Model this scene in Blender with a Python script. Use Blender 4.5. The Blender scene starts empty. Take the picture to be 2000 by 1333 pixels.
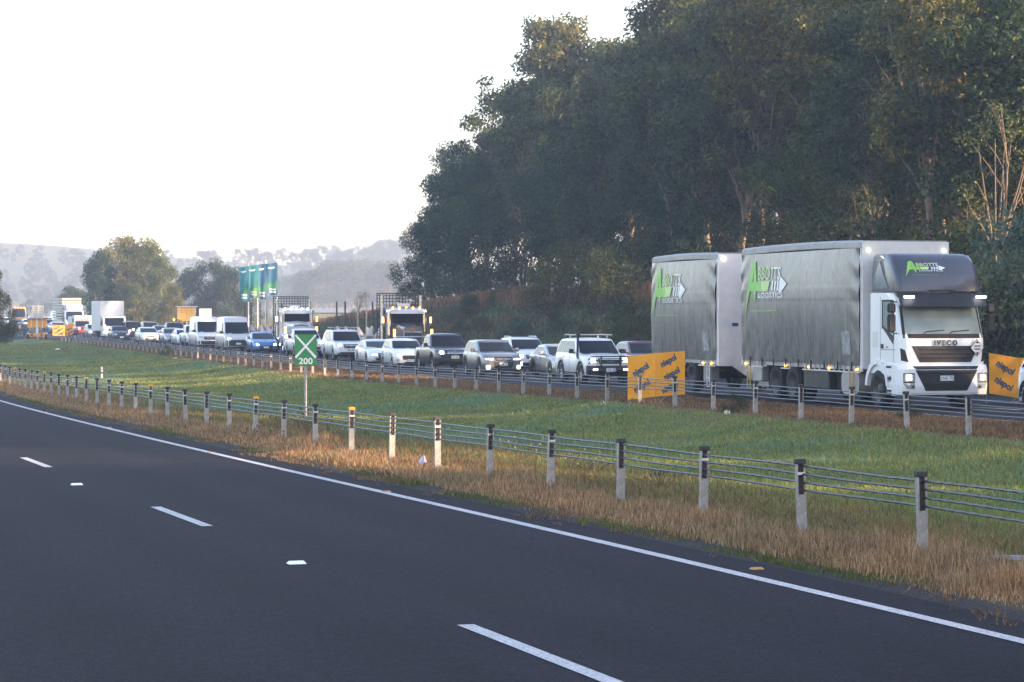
import bpy, bmesh, math, random
import numpy as np
from mathutils import Vector, Matrix
from mathutils.bvhtree import BVHTree
rad = math.radians
SC = bpy.context.scene
COL = SC.collection
# ---------------------------------------------------------------- camera, sky, sun, exposure
CAMZ = 2.5; FPX = 5000.0; HY = 612.0
cam_d = bpy.data.cameras.new('camera'); cam = bpy.data.objects.new('camera', cam_d); COL.objects.link(cam)
cam_d.sensor_width = 36.0; cam_d.lens = 36.0 * FPX / 2000.0
cam_d.clip_start = 0.5; cam_d.clip_end = 9000
cam_d.shift_y = -(666.5 - HY) / 2000.0
cam.location = (0, 0, CAMZ); cam.rotation_euler = (rad(90), 0, 0)
SC.camera = cam
SUN_EL = 10.0; SUN_AZ = math.degrees(math.atan2(0.92, -0.39))      # azimuth from +Y towards +X
W = bpy.data.worlds.new('World'); SC.world = W; W.use_nodes = True
wn = W.node_tree.nodes; wl = W.node_tree.links
bgn = wn['Background']
sky = wn.new('ShaderNodeTexSky'); sky.sky_type = 'NISHITA'; sky.sun_disc = False
sky.sun_elevation = rad(SUN_EL); sky.sun_rotation = rad(SUN_AZ)
sky.air_density = 1.0; sky.dust_density = .5; sky.ozone_density = 1.2; sky.altitude = 60
wbm = wn.new('ShaderNodeMix'); wbm.data_type = 'RGBA'; wbm.blend_type = 'MULTIPLY'; wbm.inputs[0].default_value = 1; wbm.inputs[7].default_value = (1.08, .955, 1.0, 1)
wl.new(sky.outputs[0], wbm.inputs[6]); wl.new(wbm.outputs[2], bgn.inputs[0]); bgn.inputs[1].default_value = 0.15
sd = bpy.data.lights.new('sun', 'SUN'); sd.energy = 5.0; sd.angle = rad(0.7); sd.color = (1.0, 0.70, 0.42)
so = bpy.data.objects.new('sun', sd); COL.objects.link(so)
sv = Vector((math.sin(rad(SUN_AZ)) * math.cos(rad(SUN_EL)), math.cos(rad(SUN_AZ)) * math.cos(rad(SUN_EL)), math.sin(rad(SUN_EL))))
so.rotation_euler = sv.to_track_quat('Z', 'Y').to_euler(); so.location = (60, -30, 60)
SC.view_settings.view_transform = 'Standard'; SC.view_settings.look = 'None'
SC.view_settings.gamma = 1.0; SC.view_settings.use_curve_mapping = False
SC.view_settings.exposure = 2.5
HAZE = .00058
SC.cycles.max_bounces = 6; SC.cycles.diffuse_bounces = 3; SC.cycles.glossy_bounces = 3
SC.cycles.transmission_bounces = 4; SC.cycles.transparent_max_bounces = 8; SC.cycles.volume_bounces = 1
SC.cycles.use_denoising = True
random.seed(7); RNG = np.random.default_rng(11)

# ---------------------------------------------------------------- materials
def newmat(name):
    m = bpy.data.materials.new(name); m.use_nodes = True
    return m, m.node_tree.nodes, m.node_tree.links, m.node_tree.nodes['Principled BSDF']
def noise(N, L, scale, detail=4, rough=.6, vec=None, mapscale=None):
    tc = N.new('ShaderNodeTexCoord'); t = N.new('ShaderNodeTexNoise')
    t.inputs['Scale'].default_value = scale; t.inputs['Detail'].default_value = detail; t.inputs['Roughness'].default_value = rough
    src = tc.outputs[vec or 'Object']
    if mapscale:
        mp = N.new('ShaderNodeMapping'); mp.inputs['Scale'].default_value = mapscale
        L.new(src, mp.inputs[0]); src = mp.outputs[0]
    L.new(src, t.inputs['Vector']); return t
def ramp(N, L, src, stops):
    r = N.new('ShaderNodeValToRGB'); e = r.color_ramp.elements
    e[0].position = stops[0][0]; e[0].color = (*stops[0][1], 1)
    e[1].position = stops[-1][0]; e[1].color = (*stops[-1][1], 1)
    for p, c in stops[1:-1]:
        x = e.new(p); x.color = (*c, 1)
    L.new(src, r.inputs[0]); return r
def g3(v): return (v, v, v)
def mixc(N, L, fac, a, b, mode='MIX'):
    m = N.new('ShaderNodeMix'); m.data_type = 'RGBA'; m.blend_type = mode
    for sock, val in ((m.inputs[0], fac), (m.inputs[6], a), (m.inputs[7], b)):
        if hasattr(val, 'is_output'): L.new(val, sock)
        elif isinstance(val, (int, float)): sock.default_value = val
        else: sock.default_value = (*val, 1)
    return m.outputs[2]
def bumpit(N, L, B, src, strength, dist=.01):
    b = N.new('ShaderNodeBump'); b.inputs['Strength'].default_value = strength; b.inputs['Distance'].default_value = dist
    L.new(src, b.inputs['Height']); L.new(b.outputs[0], B.inputs['Normal'])
_mc = {}
def plain(name, col, rough=.5, metal=0., coat=0., var=.12, scale=6., emit=None, es=0., bump=0.):
    """a procedural paint / plastic / metal with faint uneven colour and gloss"""
    if name in _mc: return _mc[name]
    m, N, L, B = newmat(name)
    t = noise(N, L, scale, 5)
    c = ramp(N, L, t.outputs[0], [(.3, tuple(x * (1 - var) for x in col)), (.7, tuple(min(1, x * (1 + var * .6)) for x in col))])
    L.new(c.outputs[0], B.inputs['Base Color'])
    r = ramp(N, L, t.outputs[0], [(.3, g3(min(1, rough * 1.15))), (.7, g3(rough * .85))])
    L.new(r.outputs[0], B.inputs['Roughness'])
    B.inputs['Metallic'].default_value = metal; B.inputs['Coat Weight'].default_value = coat
    B.inputs['Coat Roughness'].default_value = .06
    if emit:
        B.inputs['Emission Color'].default_value = (*emit, 1); B.inputs['Emission Strength'].default_value = es
    if bump: bumpit(N, L, B, t.outputs[0], bump)
    _mc[name] = m; return m
def carpaint(name, col, metal=0.):
    """car paint: clear coat, road dirt rising from the sills"""
    if name in _mc: return _mc[name]
    m, N, L, B = newmat(name)
    t = noise(N, L, 3.0, 6, .65)
    tc = N.new('ShaderNodeTexCoord'); sx = N.new('ShaderNodeSeparateXYZ'); L.new(tc.outputs['Object'], sx.inputs[0])
    mr = N.new('ShaderNodeMapRange'); mr.inputs[1].default_value = .15; mr.inputs[2].default_value = .8
    mr.inputs[3].default_value = .55; mr.inputs[4].default_value = .03; L.new(sx.outputs[2], mr.inputs[0])
    mu = N.new('ShaderNodeMath'); mu.operation = 'MULTIPLY'; L.new(mr.outputs[0], mu.inputs[0]); L.new(t.outputs[0], mu.inputs[1])
    L.new(mixc(N, L, mu.outputs[0], col, (.16, .13, .10)), B.inputs['Base Color'])
    B.inputs['Roughness'].default_value = .38; B.inputs['Metallic'].default_value = metal
    B.inputs['Coat Weight'].default_value = .7; B.inputs['Coat Roughness'].default_value = .08
    _mc[name] = m; return m

# ---------------------------------------------------------------- object helpers
def tag(o, label=None, cat=None, group=None, kind=None):
    if label: o['label'] = label
    if cat: o['category'] = cat
    if group: o['group'] = group
    if kind: o['kind'] = kind
    return o
def thing(name, label, cat, loc=(0, 0, 0), rz=0., group=None):
    o = bpy.data.objects.new(name, None); COL.objects.link(o)
    o.location = loc; o.rotation_euler = (0, 0, rz); o.empty_display_size = .1
    return tag(o, label, cat, group)
KIDS = {}
def put(name, me, parent=None):
    o = bpy.data.objects.new(name, me); COL.objects.link(o)
    if parent is not None:
        o.parent = parent; KIDS.setdefault(parent.name, []).append(o)
    return o
def copy_tree(o, parent=None):
    c = o.copy(); COL.objects.link(c)
    if parent is not None:
        c.parent = parent; KIDS.setdefault(parent.name, []).append(c)
    for ch in list(KIDS.get(o.name, [])): copy_tree(ch, c)
    return c
def np_mesh(name, V, F, mat, smooth=False, k=4):
    """fast mesh from an (n,3) array and an (m,k) array of faces"""
    V = np.asarray(V, dtype=np.float32); F = np.asarray(F, dtype=np.int32)
    me = bpy.data.meshes.new(name)
    me.vertices.add(len(V)); me.vertices.foreach_set('co', V.ravel())
    me.loops.add(F.size); me.loops.foreach_set('vertex_index', F.ravel())
    me.polygons.add(len(F)); me.polygons.foreach_set('loop_start', np.arange(len(F), dtype=np.int32) * F.shape[1])
    if smooth: me.polygons.foreach_set('use_smooth', np.ones(len(F), dtype=bool))
    me.update(calc_edges=True)
    if mat: me.materials.append(mat)
    return me
class MB:
    """collects simple shapes into one mesh"""
    def __init__(s): s.v = []; s.f = []; s.sm = []; s.mi = []
    def add(s, vs, fs, smooth=False, mi=0):
        n = len(s.v); s.v += [tuple(p) for p in vs]
        for f in fs: s.f.append([n + i for i in f]); s.sm.append(smooth); s.mi.append(mi)
        return s
    def box(s, x0, y0, z0, x1, y1, z1, mi=0):
        x0, x1 = min(x0, x1), max(x0, x1); y0, y1 = min(y0, y1), max(y0, y1); z0, z1 = min(z0, z1), max(z0, z1)
        return s.add([(x0, y0, z0), (x1, y0, z0), (x1, y1, z0), (x0, y1, z0), (x0, y0, z1), (x1, y0, z1), (x1, y1, z1), (x0, y1, z1)],
                     [(0, 3, 2, 1), (4, 5, 6, 7), (0, 1, 5, 4), (1, 2, 6, 5), (2, 3, 7, 6), (3, 0, 4, 7)], mi=mi)
    def cbox(s, x0, y0, z0, x1, y1, z1, b=.02, mi=0):
        """box with chamfered vertical and top edges"""
        x0, x1 = min(x0, x1), max(x0, x1); y0, y1 = min(y0, y1), max(y0, y1); z0, z1 = min(z0, z1), max(z0, z1)
        def ring(i, z): return [(x0 + b + i, y0 + i, z), (x1 - b - i, y0 + i, z), (x1 - i, y0 + b + i, z), (x1 - i, y1 - b - i, z), (x1 - b - i, y1 - i, z), (x0 + b + i, y1 - i, z), (x0 + i, y1 - b - i, z), (x0 + i, y0 + b + i, z)]
        vs = ring(b * .6, z0) + ring(0, z0 + b) + ring(0, z1 - b) + ring(b * .6, z1)
        fs = [tuple(range(7, -1, -1)), tuple(range(24, 32))]
        for k in range(3):
            for i in range(8): fs.append((k * 8 + i, k * 8 + (i + 1) % 8, k * 8 + 8 + (i + 1) % 8, k * 8 + 8 + i))
        return s.add(vs, fs, mi=mi)
    def loft(s, rings, closed=True, cap0=True, cap1=True, smooth=True, mi=0):
        n = len(rings[0]); vs = [p for r in rings for p in r]; fs = []
        for k in range(len(rings) - 1):
            for i in range(n if closed else n - 1):
                j = (i + 1) % n; fs.append((k * n + i, k * n + j, (k + 1) * n + j, (k + 1) * n + i))
        s.add(vs, fs, smooth, mi)
        if closed and cap0: s.add(rings[0], [tuple(range(n - 1, -1, -1))], False, mi)
        if closed and cap1: s.add(rings[-1], [tuple(range(n))], False, mi)
        return s
    def tube(s, pts, r, n=8, smooth=True, r1=None, mi=0):
        pts = [Vector(p) for p in pts]; rings = []
        for i, p in enumerate(pts):
            d = (pts[min(i + 1, len(pts) - 1)] - pts[max(i - 1, 0)]).normalized()
            a = d.cross(Vector((0, 0, 1)))
            if a.length < .05: a = d.cross(Vector((1, 0, 0)))
            a.normalize(); b = d.cross(a)
            q = r if r1 is None else r + (r1 - r) * i / (len(pts) - 1)
            rings.append([tuple(p + (a * math.cos(t) + b * math.sin(t)) * q) for t in [2 * math.pi * k / n for k in range(n)]])
        return s.loft(rings, smooth=smooth, mi=mi)
    def cyl(s, c, axis, r, h, n=24, r1=None, smooth=True, mi=0):
        c = Vector(c); a = Vector(axis).normalized() * h * .5
        return s.tube([c - a, c + a], r, n, smooth, r1, mi)
    def lathe(s, c, prof, n=28, smooth=True, mi=0, caps=False):
        """profile of (axial x, radius) turned about the x axis through c"""
        rings = [[(c[0] + x, c[1] + q * math.cos(2 * math.pi * k / n), c[2] + q * math.sin(2 * math.pi * k / n)) for k in range(n)] for x, q in prof]
        return s.loft(rings, cap0=caps, cap1=caps, smooth=smooth, mi=mi)
    def prism(s, poly, a, b, axis='x', smooth=False, mi=0):
        """extrude a 2-D polygon between a and b along an axis"""
        if axis == 'x': f = lambda p, t: (t, p[0], p[1])
        elif axis == 'y': f = lambda p, t: (p[0], t, p[1])
        else: f = lambda p, t: (p[0], p[1], t)
        n = len(poly); vs = [f(p, a) for p in poly] + [f(p, b) for p in poly]
        fs = [tuple(range(n - 1, -1, -1)), tuple(range(n, 2 * n))] + [(i, (i + 1) % n, n + (i + 1) % n, n + i) for i in range(n)]
        return s.add(vs, fs, smooth, mi)
    def mesh(s, name, mats):
        me = bpy.data.meshes.new(name); me.from_pydata(s.v, [], s.f)
        for m in (mats if isinstance(mats, (list, tuple)) else [mats]): me.materials.append(m)
        me.polygons.foreach_set('use_smooth', s.sm); me.polygons.foreach_set('material_index', s.mi)
        bm = bmesh.new(); bm.from_mesh(me); bmesh.ops.recalc_face_normals(bm, faces=bm.faces); bm.to_mesh(me); bm.free()
        me.update(); return me
    def build(s, name, mats, parent=None):
        return put(name, s.mesh(name, mats), parent)
def bevel(o, w=.01, seg=2, ang=35):
    """bevel baked into the mesh"""
    bm = bmesh.new(); bm.from_mesh(o.data)
    bmesh.ops.remove_doubles(bm, verts=bm.verts, dist=1e-4)
    es = [e for e in bm.edges if len(e.link_faces) == 2 and e.calc_face_angle(0) > rad(ang)]
    if es: bmesh.ops.bevel(bm, geom=es, offset=w, segments=seg, affect='EDGES', profile=.6)
    bm.to_mesh(o.data); bm.free(); o.data.update(); return o
def text_mesh(txt, size, mat, depth=.004, bold=0., sx=1.):
    cu = bpy.data.curves.new('text', 'FONT'); cu.body = txt; cu.size = size; cu.align_x = 'CENTER'; cu.align_y = 'CENTER'
    cu.extrude = depth; cu.offset = bold; cu.resolution_u = 3
    o = bpy.data.objects.new('text', cu); COL.objects.link(o)
    dg = bpy.context.evaluated_depsgraph_get(); me = bpy.data.meshes.new_from_object(o.evaluated_get(dg))
    bpy.data.objects.remove(o); bpy.data.curves.remove(cu)
    if sx != 1.: me.transform(Matrix.Diagonal((sx, 1, 1, 1)))
    me.materials.clear(); me.materials.append(mat); return me

# ---------------------------------------------------------------- layout: curves of the two roads, heights
_T = np.arange(-80, 1400, 1.0)
def _curve(pts, sig=9):
    ys = np.array([p[0] for p in pts], float); xs = np.array([p[1] for p in pts], float)
    pad = 40; Y = np.arange(_T[0] - pad, _T[-1] + pad + 1, 1.0)
    X = np.interp(Y, ys, xs)
    s0 = (xs[1] - xs[0]) / (ys[1] - ys[0]); s1 = (xs[-1] - xs[-2]) / (ys[-1] - ys[-2])
    X = np.where(Y < ys[0], xs[0] + s0 * (Y - ys[0]), X); X = np.where(Y > ys[-1], xs[-1] + s1 * (Y - ys[-1]), X)
    k = np.exp(-.5 * (np.arange(-pad, pad + 1) / sig) ** 2); k /= k.sum()
    return np.convolve(X, k, 'valid')
_F = _curve([(30, 14.25), (49.4, 8.82), (76.4, 1.26), (95.3, -4.0), (113.6, -9.1), (150, -18.2), (190, -28.2), (215, -35), (240, -42), (300, -62), (350, -80), (420, -107), (520, -150), (800, -280)])
_N = _curve([(0, 12.64), (26.3, 4.22), (63.5, -7.68), (89.5, -15.3), (112.5, -21.65), (121, -23.9), (150, -32), (200, -47), (260, -67), (340, -97), (420, -130)])
def F(Y): return np.interp(Y, _T, _F)
def N_(Y): return np.interp(Y, _T, _N)
_ZF = _curve([(0, .08), (50, .05), (67, 0), (80, -.13), (100, -.3), (200, -.33), (300, -.15), (400, .3), (500, .9), (700, 1.5), (1200, 1.5)], 5)
_ZN = _curve([(0, .1), (26, 0), (40, -.13), (63, -.31), (89, -.58), (112, -.82), (125, -.9), (200, -.7), (260, -.4), (400, .2), (700, 1.0)], 5)
def zf(Y): return np.interp(Y, _T, _ZF)
def zn(Y): return np.interp(Y, _T, _ZN)
def sstep(a, b, x):
    t = np.clip((x - a) / (b - a), 0, 1); return t * t * (3 - 2 * t)
def uoff(X, Y):
    s = (F(Y + 2) - F(Y - 2)) / 4; return (X - F(Y)) / np.sqrt(1 + s * s)
def voff(X, Y):
    s = (N_(Y + 2) - N_(Y - 2)) / 4; return (N_(Y) - X) / np.sqrt(1 + s * s)
def bank_h(Y): return np.interp(Y, [-100, 90, 190, 215, 290], [3.6, 3.7, 4.1, 3.1, 0])
_LAT = np.random.default_rng(99).uniform(-1, 1, (256, 256))
def vnoise(X, Y, s):
    r = 0; X = np.asarray(X, float); Y = np.asarray(Y, float)
    for o, am in ((1., .6), (2.1, .35), (4.3, .2)):
        a = X * s * o * .62 + 37.3 * o; b = Y * s * o * .5 + 11.9 * o; i = np.floor(a).astype(int); j = np.floor(b).astype(int); fa = a - i; fb = b - j
        fa = fa * fa * (3 - 2 * fa); fb = fb * fb * (3 - 2 * fb); q = lambda ii, jj: _LAT[ii & 255, jj & 255]
        r = r + am * ((q(i, j) * (1 - fa) + q(i + 1, j) * fa) * (1 - fb) + (q(i, j + 1) * (1 - fa) + q(i + 1, j + 1) * fa) * fb)
    return r * 1.25
F_ROAD = (4.3, 15.4); N_ROAD = (1.75, 13.5)
def gz(X, Y, sunk=True):
    X = np.asarray(X, float); Y = np.asarray(Y, float)
    u = uoff(X, Y); v = voff(X, Y)
    t = np.clip(u / np.minimum(-1e-3, u + v + 0), -50, 50) * 0
    wid = np.maximum(-(u + v), .5) * 0 + 1
    a = np.clip(-u, 0, None); b = np.clip(-v, 0, None); t = a / np.maximum(a + b, .01)
    t = np.where(u >= 0, 0, np.where(v >= 0, 1, t))
    z = zf(Y) * (1 - t) + zn(Y) * t
    med = (u < 0) & (v < 0)
    z = z - np.where(med, np.minimum(np.sin(np.pi * t), 1) * .22, 0)
    z = z + np.where(u < .0, .12 * np.exp(-((u + .6) / 1.4) ** 2), .12 * np.exp(-((u + .6) / 1.4) ** 2)) * sstep(20, 45, Y)
    z = z + np.where(u > 15, bank_h(Y) * sstep(15.5, 27.5, u) + .18 * vnoise(X, Y, .5) * sstep(16, 20, u), 0)
    z = z + .04 * vnoise(X, Y, .9) * np.where(med, 1, 0)
    z = z + np.where(v > 16, (v - 16) * -.02 * np.exp(-np.maximum(v - 16, 0) / 40), 0)
    r2 = sstep(1150, 1850, np.hypot(X, Y)) * sstep(900, 1300, Y)
    ridge = 38 + 10 * np.cos((X + 330) / 105.) + 4 * np.sin(X / 61. + 2.)
    z = z + r2 * ridge
    if sunk:
        sk = .10 * sstep(F_ROAD[0], F_ROAD[0] + .5, u) * (1 - sstep(F_ROAD[1] - .5, F_ROAD[1], u)) + .10 * sstep(N_ROAD[0], N_ROAD[0] + .5, v) * (1 - sstep(N_ROAD[1] - .5, N_ROAD[1], v))
        z = z - sk
    return z
def gzf(x, y, sunk=False): return float(gz(np.array([x]), np.array([y]), sunk)[0])
def at_px(px, U, y0=40, y1=600):
    """ground point on the sight line through photo column px that lies U metres beyond the far fence"""
    Y = np.arange(y0, y1, .25); X = (px - 1000) / FPX * Y; d = uoff(X, Y) - U
    i = np.where((d[:-1] < 0) & (d[1:] >= 0))[0]
    i = i[0] if len(i) else int(np.argmin(abs(d))); return float(X[i]), float(Y[i])
# ---------------------------------------------------------------- ground
def srow(a, b, st): return list(np.arange(a, b, st))
_cols = np.array(srow(-700, -300, 50) + srow(-300, -100, 20) + srow(-100, -32, 4) + srow(-32, 34, .5) + srow(34, 60, 3) + srow(60, 200, 15) + srow(200, 1200, 60))
_rows = np.array(srow(-70, 0, 5) + srow(0, 150, 1.0) + srow(150, 320, 2.5) + srow(320, 700, 12) + srow(700, 1800, 40) + srow(1800, 6000, 200))
def ground_mesh():
    Yg, Sg = np.meshgrid(_rows, _cols, indexing='ij')
    base = np.where(Yg < 900, F(np.minimum(Yg, 900)), F(900.) )
    spread = 1 + np.clip(Yg - 400, 0, None) / 700
    Xg = base + Sg * spread; Zg = gz(Xg, Yg)
    V = np.stack([Xg, Yg, Zg], -1).reshape(-1, 3); nr, nc = Xg.shape
    idx = np.arange(nr * nc).reshape(nr, nc)
    Fc = np.stack([idx[:-1, :-1], idx[:-1, 1:], idx[1:, 1:], idx[1:, :-1]], -1).reshape(-1, 4)
    me = np_mesh('ground', V, Fc, None, smooth=True)
    u = uoff(V[:, 0], V[:, 1]); v = voff(V[:, 0], V[:, 1])
    dry = np.clip(np.exp(-((u - 1.8) / 2.3) ** 2) * 1.3 + np.exp(-((v - .3) / 1.5) ** 2) * 1.3, 0, 1)
    dry = np.where((u > 15) , .35 + .25 * vnoise(V[:, 0], V[:, 1], .25), dry)
    a = me.attributes.new('dry', 'FLOAT', 'POINT'); a.data.foreach_set('value', dry.astype(np.float32))
    sh = ((u > 3.6) & (u < 16.4)) | ((v > 1.2) & (v < 14.2))
    a = me.attributes.new('gravel', 'FLOAT', 'POINT'); a.data.foreach_set('value', sh.astype(np.float32))
    return me
def ground_mat():
    m, N, L, B = newmat('ground')
    at = N.new('ShaderNodeAttribute'); at.attribute_name = 'dry'
    ag = N.new('ShaderNodeAttribute'); ag.attribute_name = 'gravel'
    n1 = noise(N, L, .35, 6, .7); n2 = noise(N, L, 9., 5, .7); n3 = noise(N, L, 40., 3, .7)
    green = ramp(N, L, n1.outputs[0], [(.3, (.060, .095, .030)), (.5, (.095, .135, .045)), (.66, (.14, .140, .055))])
    dryc = ramp(N, L, n2.outputs[0], [(.3, (.085, .050, .022)), (.7, (.19, .115, .052))])
    mth = N.new('ShaderNodeMath'); mth.operation = 'ADD'; mm = N.new('ShaderNodeMath'); mm.operation = 'SUBTRACT'; mm.inputs[1].default_value = .5
    L.new(n2.outputs[0], mm.inputs[0]); L.new(at.outputs['Fac'], mth.inputs[0]); L.new(mm.outputs[0], mth.inputs[1]); mth.use_clamp = True
    c1 = mixc(N, L, mth.outputs[0], green.outputs[0], dryc.outputs[0])
    grav = ramp(N, L, n3.outputs[0], [(.35, (.018, .016, .017)), (.6, (.05, .044, .042)), (.72, (.11, .095, .08))])
    c2 = mixc(N, L, ag.outputs['Fac'], c1, grav.outputs[0])
    L.new(c2, B.inputs['Base Color']); B.inputs['Roughness'].default_value = .95; B.inputs['Specular IOR Level'].default_value = .15
    bumpit(N, L, B, n2.outputs[0], .6, .06); return m
g = put('ground', ground_mesh()); g.data.materials.append(ground_mat()); tag(g, kind='structure')

# ---------------------------------------------------------------- road surfaces and their paint
def asphalt(name, tint=(1, 1, 1)):
    m, N, L, B = newmat(name)
    tc = N.new('ShaderNodeTexCoord')
    n1 = noise(N, L, .22, 5, .6); n3 = noise(N, L, 60., 2, .8); n4 = noise(N, L, 14., 6, .75)
    vo = N.new('ShaderNodeTexVoronoi'); vo.inputs['Scale'].default_value = 55; L.new(tc.outputs['Object'], vo.inputs['Vector'])
    agg = ramp(N, L, vo.outputs['Color'], [(0., (.008, .008, .011)), (.55, (.020, .0195, .026)), (1., (.062, .058, .066))])
    big = ramp(N, L, n1.outputs[0], [(.3, g3(.80)), (.7, g3(1.12))])
    c = mixc(N, L, 1., agg.outputs[0], big.outputs[0], 'MULTIPLY')
    # worn wheel paths and grime, along the road (UV.x = metres across)
    uv = N.new('ShaderNodeSeparateXYZ'); L.new(tc.outputs['UV'], uv.inputs[0])
    w = N.new('ShaderNodeMath'); w.operation = 'PINGPONG'; w.inputs[1].default_value = .9; L.new(uv.outputs[0], w.inputs[0])
    wr = ramp(N, L, w.outputs[0], [(.1, (.80, .78, .80)), (.75, (1.14, 1.13, 1.14))])
    c = mixc(N, L, .8, c, wr.outputs[0], 'MULTIPLY')
    mp = N.new('ShaderNodeMapping'); mp.inputs['Scale'].default_value = (1.1, .07, 1); L.new(tc.outputs['UV'], mp.inputs[0])
    st = N.new('ShaderNodeTexNoise'); st.inputs['Scale'].default_value = 1.; st.inputs['Detail'].default_value = 6; st.inputs['Roughness'].default_value = .65; L.new(mp.outputs[0], st.inputs['Vector'])
    sr = ramp(N, L, st.outputs[0], [(.30, (.66, .64, .68)), (.46, (1, 1, 1)), (.60, (1.05, 1.02, 1.)), (.72, (1.42, 1.28, 1.16))]); c = mixc(N, L, .85, c, sr.outputs[0], 'MULTIPLY')
    fine = ramp(N, L, n4.outputs[0], [(.3, g3(.55)), (.7, g3(1.5))]); c = mixc(N, L, 1., c, fine.outputs[0], 'MULTIPLY')
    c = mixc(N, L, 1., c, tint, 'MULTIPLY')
    L.new(c, B.inputs['Base Color']); B.inputs['Specular IOR Level'].default_value = .12
    rr = ramp(N, L, n4.outputs[0], [(.3, g3(.75)), (.7, g3(.95))]); L.new(rr.outputs[0], B.inputs['Roughness'])
    bumpit(N, L, B, vo.outputs['Distance'], .5, .008); return m
def paint_mat():
    m, N, L, B = newmat('line_paint')
    n = noise(N, L, 30, 5, .8); n2 = noise(N, L, 2.2, 5, .7)
    c = ramp(N, L, n.outputs[0], [(.36, (.10, .10, .10)), (.47, (.46, .45, .44)), (.7, (.66, .65, .63))])
    d = ramp(N, L, n2.outputs[0], [(.3, g3(.82)), (.6, g3(1.))])
    L.new(mixc(N, L, 1., c.outputs[0], d.outputs[0], 'MULTIPLY'), B.inputs['Base Color']); B.inputs['Roughness'].default_value = .75
    bumpit(N, L, B, n.outputs[0], .4, .01); return m
def ribbon(name, curve, side, offs, ys, zfun, lift, mat):
    """sheet between offsets from a curve; side=+1 to the right of it, -1 to the left"""
    ys = np.asarray(ys, float); sl = (curve(ys + 1) - curve(ys - 1)) / 2; n = np.sqrt(1 + sl * sl)
    nx, ny = side / n, -side * sl / n
    offs = np.asarray(offs, float)
    X = curve(ys)[:, None] + nx[:, None] * offs; Y = ys[:, None] + ny[:, None] * offs
    Z = zfun(X, Y) + lift
    idx = np.arange(X.size).reshape(X.shape)
    Fc = np.stack([idx[:-1, :-1], idx[:-1, 1:], idx[1:, 1:], idx[1:, :-1]], -1).reshape(-1, 4)
    if side < 0: Fc = Fc[:, ::-1]
    me = np_mesh(name, np.stack([X, Y, Z], -1).reshape(-1, 3), Fc, mat, smooth=True)
    uvl = me.uv_layers.new(name='UVMap'); O, A = np.meshgrid(offs, ys); uv = np.stack([O, A], -1).reshape(-1, 2)
    li = np.empty(len(me.loops), dtype=np.int32); me.loops.foreach_get('vertex_index', li)
    uvl.data.foreach_set('uv', uv[li].astype(np.float32).ravel()); return me
GZ0 = lambda X, Y: gz(X, Y, False)
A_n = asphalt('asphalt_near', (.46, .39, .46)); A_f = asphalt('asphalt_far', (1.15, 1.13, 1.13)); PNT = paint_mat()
_off = srow(N_ROAD[0] + .1, N_ROAD[1], .45)
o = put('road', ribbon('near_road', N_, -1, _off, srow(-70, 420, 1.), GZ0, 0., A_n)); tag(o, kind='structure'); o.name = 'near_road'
_offf = srow(F_ROAD[0] + .1, F_ROAD[1], .45)
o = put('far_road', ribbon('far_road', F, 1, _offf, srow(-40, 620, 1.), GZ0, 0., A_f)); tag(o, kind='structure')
# crossover between the carriageways, far left
def crossover():
    ys = np.array(srow(262, 300, 1.)); rows = []
    V = []; nx = 30
    for y in ys:
        for k in range(nx):
            x = (N_(y) - 4) + (F(y) + 4.6 - N_(y) + 4) * k / (nx - 1); V.append((x, y, 0))
    V = np.array(V); V[:, 2] = gz(V[:, 0], V[:, 1], False) + .05
    idx = np.arange(len(V)).reshape(len(ys), nx)
    Fc = np.stack([idx[:-1, :-1], idx[:-1, 1:], idx[1:, 1:], idx[1:, :-1]], -1).reshape(-1, 4)
    return np_mesh('crossover', V, Fc, A_n, True)
o = put('median_crossing', crossover()); tag(o, kind='structure')
# edge lines and lane dashes
lm = put('road_edge_line', ribbon('edge', N_, -1, [2.42, 2.57], srow(-60, 420, .5), GZ0, .006, PNT)); tag(lm, kind='structure')
o = put('road_edge_line', ribbon('edge', N_, -1, [10.5, 10.65], srow(-60, 420, 1), GZ0, .006, PNT)); tag(o, kind='structure')
for a in (4.95, 12.2):
    o = put('road_edge_line', ribbon('edge', F, 1, [a, a + .13], srow(-30, 600, 1), GZ0, .006, PNT)); tag(o, kind='structure')
def dash_rows(curve, start, n, period=14.3, ln=3.6):
    Y = np.arange(-70, 600, .1); s = np.concatenate([[0], np.cumsum(np.hypot(np.diff(curve(Y)), .1))])
    s -= np.interp(start, Y, s)
    for k in range(-4, n):
        y0 = float(np.interp(k * period, s, Y)); y1 = float(np.interp(k * period + ln, s, Y))
        if k * period < s[0] or k * period + ln > s[-1]: continue
        yield y0, y1
_lane_y0 = 18.8
for y0, y1 in dash_rows(N_, _lane_y0, 22):
    o = put('lane_dash', ribbon('dash', N_, -1, [6.12, 6.26], np.linspace(y0, y1, 8), GZ0, .006, PNT)); tag(o, kind='structure')
for y0, y1 in dash_rows(F, 50., 20):
    o = put('lane_dash', ribbon('dash', F, 1, [8.6, 8.74], np.linspace(y0, y1, 8), GZ0, .006, PNT)); tag(o, kind='structure')
def on_curve(curve, side, off, y):
    s = float((curve(y + 1) - curve(y - 1)) / 2); n = math.sqrt(1 + s * s)
    return float(curve(y)) + side * off / n, y - side * s / n * off
def ground_at(px, py, z0=0.):
    """ground point seen at photo pixel (px, py)"""
    z = z0
    for _ in range(12):
        Y = (CAMZ - z) * FPX / (py - HY); X = (px - 1000) / FPX * Y; z = .5 * z + .5 * gzf(X, Y)
    return X, Y, z
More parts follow.
